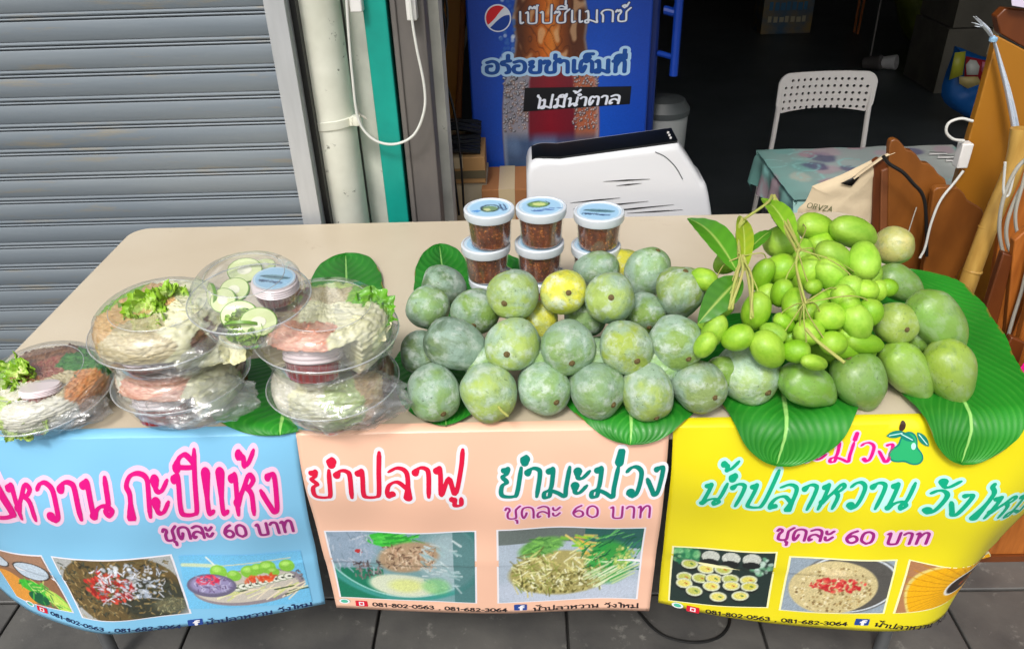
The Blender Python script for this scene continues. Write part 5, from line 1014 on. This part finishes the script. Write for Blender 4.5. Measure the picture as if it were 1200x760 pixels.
LET = (srgb(156, 204, 50), srgb(112, 172, 36), srgb(56, 110, 20)); PNK = (srgb(226, 178, 150), srgb(210, 140, 116), srgb(170, 90, 70)); BRN = (srgb(150, 104, 68), srgb(112, 70, 44), srgb(60, 34, 22)); ORG = (srgb(226, 160, 104), srgb(206, 124, 60), srgb(190, 180, 140)); HRB = (srgb(84, 150, 60), srgb(50, 116, 44), srgb(24, 66, 24)); PLG = (srgb(206, 220, 140), srgb(176, 204, 96), srgb(130, 160, 60))
lg, lgd, pale, cab = srgb(150, 200, 40), srgb(96, 156, 30), srgb(226, 226, 160), srgb(236, 232, 180)
redS = mat('red_sauce', srgb(176, 24, 18), .25, coat=.5, col2=srgb(140, 14, 12), nscale=40); pinkS = mat('dark_pink_sauce', srgb(140, 40, 44), .3, coat=.5, col2=srgb(110, 60, 50), nscale=60)
def P_(x, y, z): return onZ(x, y, z)
# --- left single bowl
b1 = P_(63, 474, TZ+.004); bowl('salad_bowl', b1[0], b1[1], TZ+.004, .112, .036, .040, 'single clear salad bowl at the left end of the table', (.10, 0, 0))
gl, gs = 'lettuce leaves in the salad bowls', None
zb = TZ+.02
filling('packed salad of noodles, dried fish and orange shreds in the single bowl', b1[0], b1[1], TZ+.006, .112, .036, .036, [(-.85, .1, LET, 5), (-.25, .5, BRN, 3), (-.1, .05, (srgb(150, 50, 44), srgb(176, 120, 90), srgb(90, 30, 26)), 3), (.0, -.45, WHT, 2.6), (.35, -.25, NOO, 2.6), (.72, -.2, ORG, 2.4), (.55, .35, HRB, 5), (-.55, -.6, PLG, 6), (.6, -.7, WHT, 3)], 1)
ruffle('lettuce_leaf', 'bright frilly lettuce at the left side of the single bowl', 'lettuce', P_(10, 450, .812), .046, pale, lg, (-.2, -.4, .9), seed=1, waves=12, amp=.35, cluster=5, grp=gl)
ruffle('lettuce_leaf', 'pale lettuce at the front of the single bowl, over the banner edge', 'lettuce', P_(30, 490, .785), .040, pale, srgb(176, 206, 100), (-.1, -.75, .6), seed=2, waves=10, amp=.3, cluster=4, grp=gl)
hs_ = thing('coriander', 'dark green coriander sprig under the lid of the single bowl', 'herb', P_(105, 438, .795))
for k, (x, y) in enumerate(((112, 422), (98, 432), (118, 434), (104, 443), (92, 446), (126, 427), (84, 452))):
    ruffle('leaf', '', '', P_(x, y, .805), .016, srgb(70, 140, 50), srgb(46, 126, 44), (random.uniform(-.5, .5), -.6, .7), seed=10+k, waves=9, amp=.3, frill=.2, parent=hs_)
sauce_cup(P_(50, 466, .808), .032, .022, 'cup of dark red sauce in the single bowl', mat('maroon_sauce', srgb(120, 20, 22), .25, coat=.5), (-.25, 0, .1))
film('crinkled clear bag of noodles in the single bowl', P_(70, 480, .778), (.085, .045, .026), 2.2, flatb=TZ+.007)
# --- middle stack
HB, HD = .050, .046
b2 = P_(222, 466, TZ+.005)
bowl('salad_bowl', b2[0], b2[1], TZ+.005, .112, HB, HD, 'lower bowl of the stack under the sliced mango', (0, 0, .2))
bowl('salad_bowl', b2[0]-.006, b2[1]+.002, TZ+.102, .116, HB, HD, 'upper full bowl with frilly lettuce under the sliced mango', (.06, 0, .5))
filling('cabbage and pink dressing packed in the lower bowl of the middle stack', b2[0], b2[1], TZ+.007, .112, HB, HD, [(.6, -.3, CRM, 9), (-.1, -.6, PNK, 3), (-.6, -.2, WHT, 4), (-.5, .4, CRM, 6), (.8, .2, BRN, 3), (.3, .5, CRM, 8)], 2, hole=(b2[0]-.020, b2[1]-.060, .048, .064))
filling('fried fish floss and cabbage packed in the upper bowl of the middle stack', b2[0]-.006, b2[1]+.002, TZ+.105, .116, HB, HD, [(-.75, .45, LET, 4), (-.3, .15, TAN, 2.6), (-.45, -.25, TAN, 2.6), (-.1, -.55, NOO, 2.6), (.45, -.25, CRM, 10), (.75, .1, CRM, 10), (.2, .6, CRM, 8), (.85, -.35, BRN, 3, .08)], 3, hole=(b2[0]-.016, b2[1]-.066, .038, .04))
ruffle('lettuce_leaf', 'frilly yellow-green lettuce along the left rim of the middle stack', 'lettuce', P_(168, 378, .922), .050, pale, lg, (-.3, -.3, .9), seed=4, waves=12, amp=.32, cluster=6, grp=gl)
ruffle('lettuce_leaf', 'frilly lettuce at the back left of the middle stack', 'lettuce', P_(198, 360, .928), .040, pale, lg, (-.1, -.3, .9), seed=6, waves=12, amp=.32, cluster=5, grp=gl)
ruffle('lettuce_leaf', 'lettuce edge at the far left of the middle stack', 'lettuce', P_(148, 400, .902), .034, pale, lg, (-.4, -.4, .8), seed=5, waves=12, amp=.32, cluster=4, grp=gl)
ruffle('cabbage_leaf', 'large pale yellow cabbage leaf at the right of the middle stack', 'cabbage', P_(258, 395, .900), .050, srgb(244, 242, 214), cab, (.15, -.6, .75), seed=7, waves=5, amp=.12, cup=-.25, frill=.03, cluster=2, grp='cabbage leaves in the bowls')
sauce_cup((b2[0]-.020, b2[1]-.060, TZ+.010), .044, .058, 'cup of red sauce in the lowest middle bowl, showing through its side', redS, (-.25, 0, .0))
sauce_cup((b2[0]-.016, b2[1]-.066, TZ+.118), .036, .030, 'sauce cup with frosted lid in the upper middle bowl', pinkS, (-.15, 0, .1))
film('crinkled clear bag over the fried fish in the middle stack', P_(205, 408, .888), (.090, .055, .036), 5.1)
film('clear bag in the lowest middle bowl', P_(232, 468, .805), (.10, .06, .034), 7.4, flatb=TZ+.008)
# --- top bowl with sliced mango
b3 = P_(298, 370, .955)
tb_ = bowl('salad_bowl', b3[0], b3[1], .945, .090, .044, .044, 'clear bowl of sliced green mango on top of the middle stack', (.10, .03, 0))
def slice_(x, y, z, R, n, label, seed):
    t = thing('mango_slice', label, 'mango slice', P_(x, y, z), 'green mango slices in the top bowl'); M = orient(n); t.rotation_euler = M.to_euler()
    m = MB(); m.lathe([(0, -.0022), (R*.955, -.0022), (R*.965, 0), (R*.955, .0022), (0, .0024)], 26, ry=.8); obj('flesh', m, mat('mango_flesh', srgb(226, 232, 182), .3, col2=srgb(206, 220, 150), nscale=30, coat=.3), t)
    m = MB(); m.lathe_open([(R*.955, -.0026), (R, -.002), (R, .002), (R*.955, .0026)], 26); 
    m.v = [(x_, y_*.8, z_) for x_, y_, z_ in m.v]; obj('peel', m, mat('mango_peel', srgb(112, 164, 36), .35), t)
    m = MB(); m.lathe([(R*.42, .0023), (R*.40, .0030), (0, .0030)], 20, ry=.7); obj('seed', m, mat('seed_white', srgb(240, 238, 214), .35), t)
for k, (x, y, z, R, n) in enumerate(((287, 317, 0.993, .028, (.1, -.55, .8)), (275, 340, 0.986, .027, (-.2, -.5, .8)), (262, 352, 0.978, .025, (-.3, -.6, .7)), (281, 370, 0.966, .030, (.0, -.8, .55)), (303, 377, 0.960, .028, (.2, -.8, .5)), (248, 345, 0.978, .022, (-.8, -.5, .3)), (309, 312, 0.988, .020, (.2, -.2, .9)), (285, 381, 0.953, .028, (0, -.6, -.6)))):
    slice_(x, y, z, R, n, 'green-edged mango slice in the top bowl, %s' % ['rear middle', 'one lying left of the blue label', 'leftmost upper', 'large front white', 'front right', 'upright at the left rim', 'small rear right', 'lowest front'][k], k)
ruffle('lettuce_leaf', 'lettuce edge under the large front mango slice', 'lettuce', P_(288, 384, 0.948), .028, pale, lg, (.0, -.8, .5), seed=14, waves=12, amp=.3, grp=gl, cluster=4)
sauce_cup(P_(325, 348, 0.963), .036, .036, 'cup with a sky blue label among the mango slices', pinkS, (.1, .05, .2), lab=2)
# --- right stack
b4 = P_(396, 474, TZ+.005)
bowl('salad_bowl', b4[0], b4[1], TZ+.005, .108, HB, HD, 'lower bowl of the stack right of the leaf with pale midrib', (0, 0, .7))
bowl('salad_bowl', b4[0]+.000, b4[1]+.003, TZ+.102, .114, HB+.004, HD+.004, 'upper bowl with noodles and greens right of the sliced mango', (.07, 0, .9))
filling('white cabbage and peanuts packed in the lower bowl of the right stack', b4[0], b4[1], TZ+.007, .108, HB, HD, [(-.1, -.5, CRM, 4), (.3, -.6, PLG, 5), (-.6, -.3, WHT, 2.4), (.75, -.1, BRN, 3.4), (.7, -.45, TAN, 3.2), (0, .5, CRM, 6)], 4)
filling('noodles, shrimp and greens packed in the upper bowl of the right stack', b4[0], b4[1]+.003, TZ+.105, .114, HB+.004, HD+.004, [(.0, .45, NOO, 2.4), (-.45, .15, PNK, 3), (-.7, -.2, NOO, 2.6), (.6, .35, LET, 6), (.45, -.2, CRM, 9), (.1, -.1, CRM, 7), (-.1, -.6, PNK, 3), (.6, -.55, CRM, 6), (0, .8, PLG, 7)], 5, hole=(b4[0]-.010, b4[1]-.060, .050, .074))
ruffle('lettuce_leaf', 'bright green leaves at the upper right of the right stack', 'lettuce', P_(440, 370, .925), .036, srgb(140, 190, 60), srgb(96, 168, 30), (.2, -.5, .8), seed=17, waves=6, amp=.22, cluster=3, grp=gl)
ruffle('cabbage_leaf', 'cream cabbage leaf across the upper right bowl', 'cabbage', P_(428, 396, .905), .036, srgb(244, 242, 216), srgb(236, 230, 190), (.2, -.6, .75), seed=19, waves=5, amp=.12, cup=-.25, frill=.03, cluster=2, grp='cabbage leaves in the bowls')
sauce_cup((b4[0]-.010, b4[1]-.062, TZ+.110), .046, .062, 'cup of red sauce at the front of the right stack', redS, (-.3, .05, .05))
film('big crinkled bag over the upper right bowl', P_(394, 392, .895), (.098, .07, .048), 11.3)
film('crinkled bag in the lower right bowl', P_(405, 468, .812), (.10, .06, .040), 13.9, flatb=TZ+.008)
# ============================================================ RIGHT SIDE: CHAIR, CLOTH TABLE, BAG, WOOD
CYY = 2.15
ca, cb_, cc = onY(912, 85, CYY), onY(1027, 85, CYY), onY(969, 130, CYY)
hw = (cb_[0]-ca[0])/2; zc_ = onY(969, 107, CYY)[2]; hh2 = (onY(969, 84, CYY)[2]-onY(969, 131, CYY)[2])/2
xc = (ca[0]+cb_[0])/2
ch = thing('chair', 'white metal chair with a perforated backrest in the dark shop', 'chair', (xc, CYY+.2, 0))
cell = .0028; X, Y = np.meshgrid(np.arange(-hw-.01, hw+.01, cell), np.arange(-hh2-.02, hh2+.02, cell))
F = np.hypot(np.maximum(abs(X)-hw+.045, 0), np.maximum(abs(Y)-hh2+.045, 0))-.045
F = np.maximum(F, -(Y+hh2-.016*(1-(X/hw)**2)))
for j in range(5):
    nn = 14 if 0 < j < 5 else 12
    for i in range(nn):
        hx_ = (i-(nn-1)/2)*hw*.128; hy_ = hh2*.62-j*hh2*.34; F = np.maximum(F, .0058-np.hypot(X-hx_, Y-hy_))
vs, fs = sdf_mesh(F, X[0, 0], Y[0, 0], cell); mb = MB(); mb.add([(xc+x, CYY+.05*(x/hw)**2*-.6+.25*(y)*-.0, zc_+y) for x, y in vs], fs)
obj('backrest', mb, mat('white_enamel', srgb(246, 240, 233), .35, coat=.2), ch, world=True, solid=.006, smooth=False)
m_en = MATS['white_enamel']
for s_ in (-1, 1):
    mb = MB(); xx = xc+s_*(hw-.012); P = catmull([(xx, CYY-.02, zc_+.02), (xx, CYY-.026, zc_-hh2), (xx+s_*.01, CYY-.03, zc_-.28), (xx+s_*.015, CYY-.0, .42), (xx+s_*.02, CYY+.06, 0.)], 7); mb.tube(P, .010, 10); obj('back_frame', mb, m_en, ch, world=True)
    mb = MB(); mb.tube([(xx+s_*.012, CYY-.40, .43), (xx+s_*.02, CYY-.43, 0)], .010, 10); obj('leg', mb, m_en, ch, world=True)
mb = MB(); mb.prism(rrect(xc-hw+.01, xc+hw-.01, CYY-.42, CYY-.04, .05)[::-1], lambda x, y, w: (x, y, .445-w), .012); obj('seat', mb, m_en, ch, world=True, bevel=.003)
# --- low table under a patterned plastic cloth
ct = thing('side_table', 'low table covered by a patterned plastic cloth in front of the chair', 'table', (2.2, 1.5, 0))
A1, A2, A3, A4 = onZ(882, 190, .6), onZ(888, 172, .6), onZ(1125, 163, .6), np.array([2.5, 1.25, .6])
for x, y in ((1.88, 1.30), (2.45, 1.30), (1.88, 1.66), (2.45, 1.66)):
    mb = MB(); mb.tube([(x, y, 0), (x, y, .57)], .014, 8); obj('leg', mb, m_leg, ct, world=True)
mb = MB(); mb.box(1.87, 2.50, 1.29, 1.67, .56, .585); obj('tabletop', mb, m_wood3, ct, world=True)
cv = Cv(110, 80, (166, 178, 176)); cv.put(np.clip(1-cv.X*2.8, 0, 1), (104, 168, 158), .8); cv.put(np.clip(cv.X*2-1, 0, 1), (190, 188, 182), .9)
for _ in range(24): cv.ell(random.random(), random.random(), random.uniform(.03, .06), random.uniform(.04, .09), random.choice([(86, 82, 118), (186, 140, 154), (120, 176, 170), (96, 90, 124), (190, 164, 174), (196, 194, 180)]), random.uniform(0, 3), .3, .7)
for _ in range(14): x, y = random.random(), random.random(); cv.ring(x, y, .05, .06, (150, 210, 206), .12, .7)
CL = cv.lin()
def cl_fn(u, v):        # cloth: top and hanging sides
    x = 1.76+(u)*.84; y = 1.14+v*.62; z = .602
    ex = max(0, 1.83-x, x-2.53); ey = max(0, 1.24-y, y-1.71)
    z -= (ex+ey)*1.7; fo = .012*math.sin(u*40)*(ey > 0)*ey*20+.012*math.sin(v*33)*(ex > 0)*ex*20
    return (max(x, 1.815-.1*0)+(ex > 0)*.02*(1 if x < 2 else -1)+fo*(ex > 0), y+(ey > 0)*.02*(1 if y < 1.4 else -1)+fo*(ey > 0), z+.004*mnoise.noise((u*9, v*9, 1)))
mb = MB(); mb.grid(cl_fn, 90, 70, colfn=lambda u, v: tuple(CL[min(79, int((1-v)*79)), min(109, int(u*109))]))
o = obj('tablecloth', mb, mat('cloth_print', (1, 1, 1), .4, attr='Col', coat=.15), col=True); tag(o, 'shiny plastic cloth with teal, pink and purple flowers on the low table', 'tablecloth')
ft = thing('paper_scrap', 'white paper scraps on the patterned cloth by the carved board', 'paper', (2.42, 1.45, .607))
for a in range(3): mb = MB(); q = onZ(1098+10*a, 180+4*a, .608); mb.add([tuple(q+np.array(d)) for d in ((-.03, -.008, 0), (.03, -.012, .002), (.035, .01, 0), (-.02, .012, .003))], [(0, 1, 2, 3)]); obj('scrap', mb, m_white, ft, world=True, solid=.0006)
# --- tote bag
TY = .93
def pillow(name, pxs, Y, th, m, label, cat, n=34, parent=None, wrinkle=.006, seed=1, bow=1.):
    P = catmull([onY(x, y, Y) for x, y in pxs], 4, closed=True); P = np.array(P)[:, [0, 2]]; c = P.mean(0); nr = 9; mb = MB(); K = len(P)
    for side in (-1, 1):
        vs = [(c[0], Y+side*th*bow, c[1])]
        for i in range(1, nr+1):
            r = i/nr; h = th*math.sqrt(max(0, 1-r*r*r))
            for p in P: q = c+(p-c)*r; w = wrinkle*mnoise.noise((q[0]*22, q[1]*22, seed))*(1-r**4); vs.append((q[0], Y+side*h+w, q[1]))
        fs = [(0, 1+k, 1+(k+1) % K) for k in range(K)]+[(1+(i-1)*K+k, 1+i*K+k, 1+i*K+(k+1) % K, 1+(i-1)*K+(k+1) % K) for i in range(1, nr) for k in range(K)]
        mb.add(vs, fs if side < 0 else [tuple(reversed(f)) for f in fs])
    o = obj(name, mb, m, parent, world=parent is not None, ang=70); return o if parent is not None else tag(o, label, cat)
m_tote = mat('calico', srgb(214, 196, 164), .85, col2=srgb(196, 176, 144), nscale=9, bump=.5, bscale=24, bump2=.006)
tg = thing('tote_bag', 'cream cloth tote bag with green lettering leaning on the carved board', 'bag', onY(990, 290, TY))
pillow('body', [(934, 252), (944, 236), (951, 221), (952, 218), (962, 214), (985, 205), (1010, 193), (1030, 184), (1035, 190), (1027, 206), (1024, 235), (1020, 275), (1010, 300), (950, 300)], TY, .022, m_tote, '', '', parent=tg)
mb = MB(); mb.tube(catmull([onY(x, y, TY-.024) for x, y in ((1000, 209), (1012, 200), (1026, 190), (1036, 183), (1048, 178))], 5), .007, 8, flat=.35); obj('strap', mb, m_tote, tg, world=True)
mb = MB(); mb.add([onY(x, y, TY-.0255) for x, y in ((985, 215), (1003, 206), (1007, 208), (998, 218))], [(0, 1, 2, 3)]); obj('opening', mb, m_black, tg, world=True, solid=.001)
q0, q1 = onY(944, 242, TY-.019), onY(973, 247, TY-.019)
def tsurf(s, t, l): s = np.asarray(s, float); t = np.asarray(t, float); return np.stack([s, s*0+TY-.0245-l, t], -1)
write('lettering', 'ORVZA', tsurf, (q0[0], q0[2]), (q1[0], q1[2]), .014, mat('olive_ink', srgb(90, 100, 60), .6), tg, w=.12)
# --- carved boards
def CP(name, pts, Y, th, m, label, cat='board', **k): return plankY(name, pts, Y, th, m, label, cat, **k)
bd = thing('carved_board', 'varnished wooden board with a scalloped top edge behind the mangoes', 'board', onY(1075, 420, .90))
CP('panel', [(1042, 172), (1044, 165), (1049, 163), (1054, 165), (1059, 171), (1063, 176), (1069, 177), (1074, 181), (1078, 187), (1081, 191), (1089, 192), (1095, 197), (1099, 203), (1102, 206), (1108, 210), (1110, 219), (1112, 260), (1108, 420), (1038, 420), (1040, 300)], .90, .022, m_wood, '', parent=bd)
CP('strip', [(1024, 190), (1030, 186), (1041, 190), (1038, 420), (1018, 420)], .912, .02, m_wood3, '', parent=bd)
CP('strip', [(1033, 200), (1041.5, 197), (1039, 420), (1028, 420)], .905, .02, mat('mid_wood', srgb(138, 84, 48), .5, col2=srgb(110, 62, 32), nscale=9, stretch=(1, 5, .5)), '', parent=bd)
bd = thing('carved_board', 'second lower carved board with a rounded shoulder beside the wide plank', 'board', onY(1110, 430, .86))
CP('panel', [(1094, 224), (1098, 220), (1110, 219), (1124, 221), (1130, 227), (1134, 235), (1143, 240), (1151, 245), (1153, 251), (1149, 268), (1136, 300), (1112, 340), (1096, 430), (1072, 430), (1080, 330)], .86, .022, m_wood, '', parent=bd)
CP('wooden_plank', [(1169, 42), (1215, 66), (1215, 120), (1180, 240), (1150, 420), (1090, 420), (1120, 216), (1148, 120)], .955, .025, m_wood2, 'wide smooth orange plank leaning upright at the right', 'plank')
CP('wooden_plank', [(1172, 40), (1168, 20), (1178, 10), (1215, 14), (1215, 62), (1200, 56)], .99, .03, m_wood3, 'dark red-brown wood piece above the wide orange plank', 'plank')
CP('wooden_plank', [(1183, 200), (1215, 130), (1215, 420), (1150, 420)], .80, .02, m_wood4, 'orange board behind the coiled cables', 'plank')
CP('white_card', [(1184, -10), (1215, -6), (1215, 12), (1186, 7)], .97, .002, mat('lilac_card', srgb(226, 214, 236), .5), 'pale lilac card at the very top right corner', 'card')
# bamboo pole
pb = [onY(1196, 150, .80), onY(1188, 195, .79), onY(1160, 262, .77), onY(1133, 335, .75), onY(1112, 400, .73)]; d_ = pb[-1]-pb[-2]; pb.append(pb[-1]+d_*(pb[-1][2]-.0)/(-d_[2]))
t = thing('bamboo_pole', 'yellow bamboo pole leaning between plank and table corner', 'pole', pb[-1]); P = catmull(pb[:5], 8)+[pb[-1]]; mb = MB(); mb.tube(P, [.0215]*len(P), 20); obj('culm', mb, m_bamboo, t, world=True)
for q in (onY(1158, 267, .77), onY(1140, 317, .755)):
    mb = MB(); dd = np.array(pb[3])-np.array(pb[2]); dd /= np.linalg.norm(dd); mb.tube([q-dd*.004, q-dd*.001, q+dd*.001, q+dd*.004], [.0216, .0232, .0232, .0216], 20); obj('node', mb, m_bamboo, t, world=True)
# wooden rack at the right edge
rk = thing('wooden_rack', 'orange wooden slatted rack at the right edge behind the table corner', 'rack', (2.25, .45, 0))
def leanp(pts, Y, th, m, nm='slat', ext=True):
    P = [onY(x, y, Y) for x, y in pts]; 
    mb = MB(); A = sum(P[i][0]*P[(i+1) % 4][2]-P[(i+1) % 4][0]*P[i][2] for i in range(4)); P = P[::-1] if A < 0 else P
    mb.prism([(p[0], p[2]) for p in P], lambda x, z, w: (x, Y+w, z), th); obj(nm, mb, m, rk, world=True, bevel=.003)
leanp([(1176, 296), (1188, 300), (1160, 420), (1138, 416)], .56, .02, m_wood3, 'rail'); leanp([(1189, 282), (1212, 262), (1212, 330), (1176, 420)], .555, .02, m_wood4)
leanp([(1214, 320), (1240, 300), (1215, 470), (1183, 445)], .50, .02, m_wood4); leanp([(1186, 395), (1202, 402), (1180, 470), (1160, 440)], .47, .02, m_wood3, 'rail')
a_, b_ = onZ(1168, 655, 0), onZ(1260, 655, 0)
mb = MB(); mb.add([], []); mb.box(a_[0]-.05, a_[0]+.75, .36, .385, 0.02, .68); obj('panel', mb, m_wood4, rk, world=True, bevel=.003)
mb = MB(); mb.box(a_[0]-.06, a_[0]+.76, .354, .39, 0.0, .0195); obj('foot_rail', mb, m_wood3, rk, world=True)
CP('pink_sign', [(1193, 436), (1215, 405), (1230, 470), (1188, 462)], .40, .004, mat('hot_pink', srgb(240, 20, 140), .4), 'hot pink sheet at the right edge beside the largest leaf', 'sheet')
# cables at the right
for pxs, Yv, r, lab, mm in (([(1215, 175), (1190, 200), (1174, 240), (1172, 280), (1185, 315), (1215, 330)], .70, .0045, 'outer grey cable loop hanging over the bamboo pole', m_cable_g),
                      ([(1215, 195), (1194, 225), (1180, 262), (1182, 290), (1196, 306), (1215, 310)], .69, .0045, 'inner grey cable loop over the bamboo pole', m_cable_g),
                      ([(1212, 160), (1200, 210), (1190, 250), (1195, 278), (1215, 285)], .68, .0040, 'smallest grey cable loop over the bamboo pole', m_cable_g),
                      ([(1215, 250), (1200, 330), (1185, 380), (1170, 440)], .54, .004, 'grey cable running down the slatted rack', m_cable_g),
                      ([(1178, 190), (1176, 225), (1182, 228), (1188, 205)], .70, .003, 'white cable end hooked below the plastic ribbon', m_cable_w)):
    cable('cable', pxs, Yv, r, mm, lab)
cable('cable', [(1035, 183), (1042, 192), (1058, 202), (1070, 215), (1081, 228), (1085, 250), (1086, 300)], .845, .0045, m_cable_b, 'thick black cable curving over the carved board')
cable('cable', [(1129, 200), (1120, 212), (1102, 235), (1091, 262), (1084, 290), (1078, 302)], .835, .0032, m_cable_w, 'white cable hanging in front of the second carved board')
cable('cable', [(1140, 142), (1126, 139), (1112, 144), (1109, 155), (1117, 163), (1130, 165)], .93, .0036, m_cable_w, 'white cable loop beside the wide plank')
mb = MB(); q = onY(1130, 183, .935); mb.box(q[0]-.016, q[0]+.012, .925, .9545, q[2]-.03, q[2]+.035); o = obj('adapter', mb, m_white, bevel=.003); tag(o, 'white power adapter against the wide plank', 'adapter')
cable('string', [(1074, 243), (1070, 255), (1064, 275), (1062, 292)], .84, .0014, m_cable_g, 'thin string hanging over the carved board', 'string')
# tied plastic ribbon
m_rib = mat('white_plastic_ribbon', srgb(240, 243, 247), .4, col2=srgb(214, 224, 236), nscale=30, coat=.2)
rb = thing('plastic_ribbon', 'white plastic ribbon knotted round the wide plank with a frayed end', 'ribbon', onY(1165, 45, .93)); random.seed(4)
for k in range(7):
    e = (1138+random.uniform(0, 12), 18+random.uniform(0, 14)); mb = MB(); mb.tube(catmull([onY(1164, 46, .935), onY(1156+random.uniform(-2, 3), 34, .925+random.uniform(-.01, .01)), onY(*e, .92+random.uniform(-.015, .015))], 5), [.0055]*6+[.005, .0045, .0035, .003, .0015], 6, flat=.35); obj('strand', mb, m_rib, rb, world=True)
for k in range(6):
    o_ = random.uniform(-4, 4); mb = MB(); mb.tube(catmull([onY(1164, 45, .935), onY(1172+o_*.5, 75, .93), onY(1181+o_, 110, .92), onY(1188+o_*1.3, 145, .915), onY(1190+o_*1.2, 165, .91)], 6), .0085, 6, flat=.3); obj('strand', mb, m_rib, rb, world=True)
mb = MB(); mb.lathe([(0, -.008), (.009, -.005), (.010, .003), (0, .009)], 10, tuple(onY(1164, 46, .93))); obj('knot', mb, mat('pale_blue_ribbon', srgb(150, 190, 220), .4), rb, world=True)
mb = MB(); mb.tube(catmull([onY(1189, 160, .905), onY(1186, 180, .90), onY(1181, 208, .895)], 5), .015, 8, flat=.12); obj('tail', mb, m_rib, rb, world=True)
# ============================================================ THE DARK SHOP
def floorpt(x, y): p = onZ(x, y, 0); return p
p = floorpt(920, 40); t = carton(p[0]-.22, p[0]+.22, p[1], p[1]+.3, .002, .5, 'printed snack carton on the floor deep in the shop', m=mat('snack_blue', srgb(60, 100, 130), .7, col2=srgb(160, 130, 60), nscale=6), flaps=False)
for k, (c_, z_, h_) in enumerate(((srgb(190, 180, 150), .10, .05), (srgb(60, 120, 160), .20, .07), (srgb(200, 180, 90), .32, .05), (srgb(150, 60, 60), .42, .04))):
    mb = MB()
    for i in range(7): mb.box(-.17+.05*i, -.14+.05*i+.004*(i % 3), -.154, -.151, z_-.002*(i % 2), z_+h_-.004*(i % 3))
    obj('print', mb, mat('snack_print_%s' % ['cream', 'blue', 'yellow', 'red'][k], c_, .6), t, kind='stuff')
p = floorpt(1075, 50); o = pillow('sack', [(1048, -30), (1100, -30), (1106, 10), (1102, 35), (1092, 49), (1070, 50), (1058, 35), (1052, 10)], p[1], .16, mat('olive_sack', srgb(120, 130, 40), .6, col2=srgb(86, 94, 28), nscale=6), 'full olive green plastic sack at the back of the shop', 'sack', wrinkle=.05)
for xa, ya, xb, yb, col_, lab in ((1001, 38, 1012, -30, srgb(176, 96, 40), 'left orange broom stick standing at the back of the shop'), (1005, 40, 1019, -30, srgb(160, 84, 36), 'right orange broom stick standing at the back of the shop')):
    p = floorpt(xa, ya); q = onY(xb, yb, p[1]); q = p+(q-p)*1.0; mb = MB(); mb.tube([p, q], .012, 8); o = obj('broom_stick', mb, mat('broom_orange', col_, .5)); tag(o, lab, 'broom')
p = floorpt(1018, 78); q = onY(1038, -30, p[1]+.2); mb = MB(); mb.tube([p, q], .008, 8); o = obj('metal_rod', mb, m_steel); tag(o, 'thin grey rod leaning at the back of the shop', 'rod')
for (x0_, y0_), lab, cc_ in (((1040, 82), 'white cup lying on the dark shop floor', m_white), ((1022, 82), 'dark grey cup lying on the dark shop floor', m_steel)):
    p = floorpt(x0_, y0_); mb = MB(); mb.lathe([(0, -.07), (.04, -.07), (.055, .05), (.05, .055), (0, .04)], 16); o = obj('cup', mb, cc_); o.location = (p[0], p[1], .055); o.rotation_euler = (1.4, .3, .8); tag(o, lab, 'cup')
# snack bag, cartons
p = floorpt(1132, 142); SY = 3.6
sb = thing('snack_bag', 'blue snack bag with red and yellow top standing on the shop floor', 'bag', onY(1132, 150, SY)); sb.location.z = 0; WL[sb.name] = tuple(sb.location)
pillow('body', [(1103, 112), (1118, 60), (1122, 55), (1150, 66), (1172, 74), (1168, 120), (1156, 148), (1130, 136)], SY, .07, mat('snack_bag_blue', srgb(24, 90, 160), .3, coat=.3), '', '', parent=sb, wrinkle=.02)
def bagsheet(nm, pts, c_, dy): mb = MB(); mb.add([onY(x, y, SY-.078-dy) for x, y in pts], [tuple(range(len(pts)))]); obj(nm, mb, mat('bag_print_%d' % len(MATS), c_, .4), sb, world=True, solid=.001)
bagsheet('print', [(1119, 62), (1132, 60), (1128, 88), (1112, 94)], srgb(170, 170, 50), .0); bagsheet('print', [(1132, 66), (1160, 72), (1158, 98), (1130, 90)], srgb(150, 30, 40), .001)
bagsheet('print', [(1132, 76), (1137, 70), (1144, 71), (1148, 78), (1146, 88), (1133, 88)], srgb(200, 200, 190), .003); bagsheet('print', [(1124, 90), (1146, 90), (1150, 98), (1134, 104), (1124, 98)], srgb(190, 170, 110), .004); bagsheet('print', [(1151, 72), (1159, 74), (1157, 85), (1150, 84)], srgb(200, 110, 130), .005)
m_gc = mat('grey_carton', srgb(110, 104, 92), .85, col2=srgb(90, 86, 76), nscale=6)
x0c = onY(1106, 60, 4.4)[0]
for k, (a, b) in enumerate(((0, .42), (.425, .80), (.805, 1.15))): carton(x0c+.02*k, x0c+.62, 4.4, 4.9, a+.002, b, ['lowest', 'middle', 'top'][k]+' grey-brown carton of the stack in the dark right of the sack', m=m_gc, flaps=False)
# cable on the ground under the banners
P = [onZ(*q, .004) for q in ((748, 716), (765, 735), (785, 747), (815, 752), (840, 747), (853, 734), (856, 715))]; mb = MB(); mb.tube(catmull(P, 7), .0038, 7); o = obj('ground_cable', mb, m_cable_b); tag(o, 'black cable looping on the floor tiles below the yellow banner', 'cable')
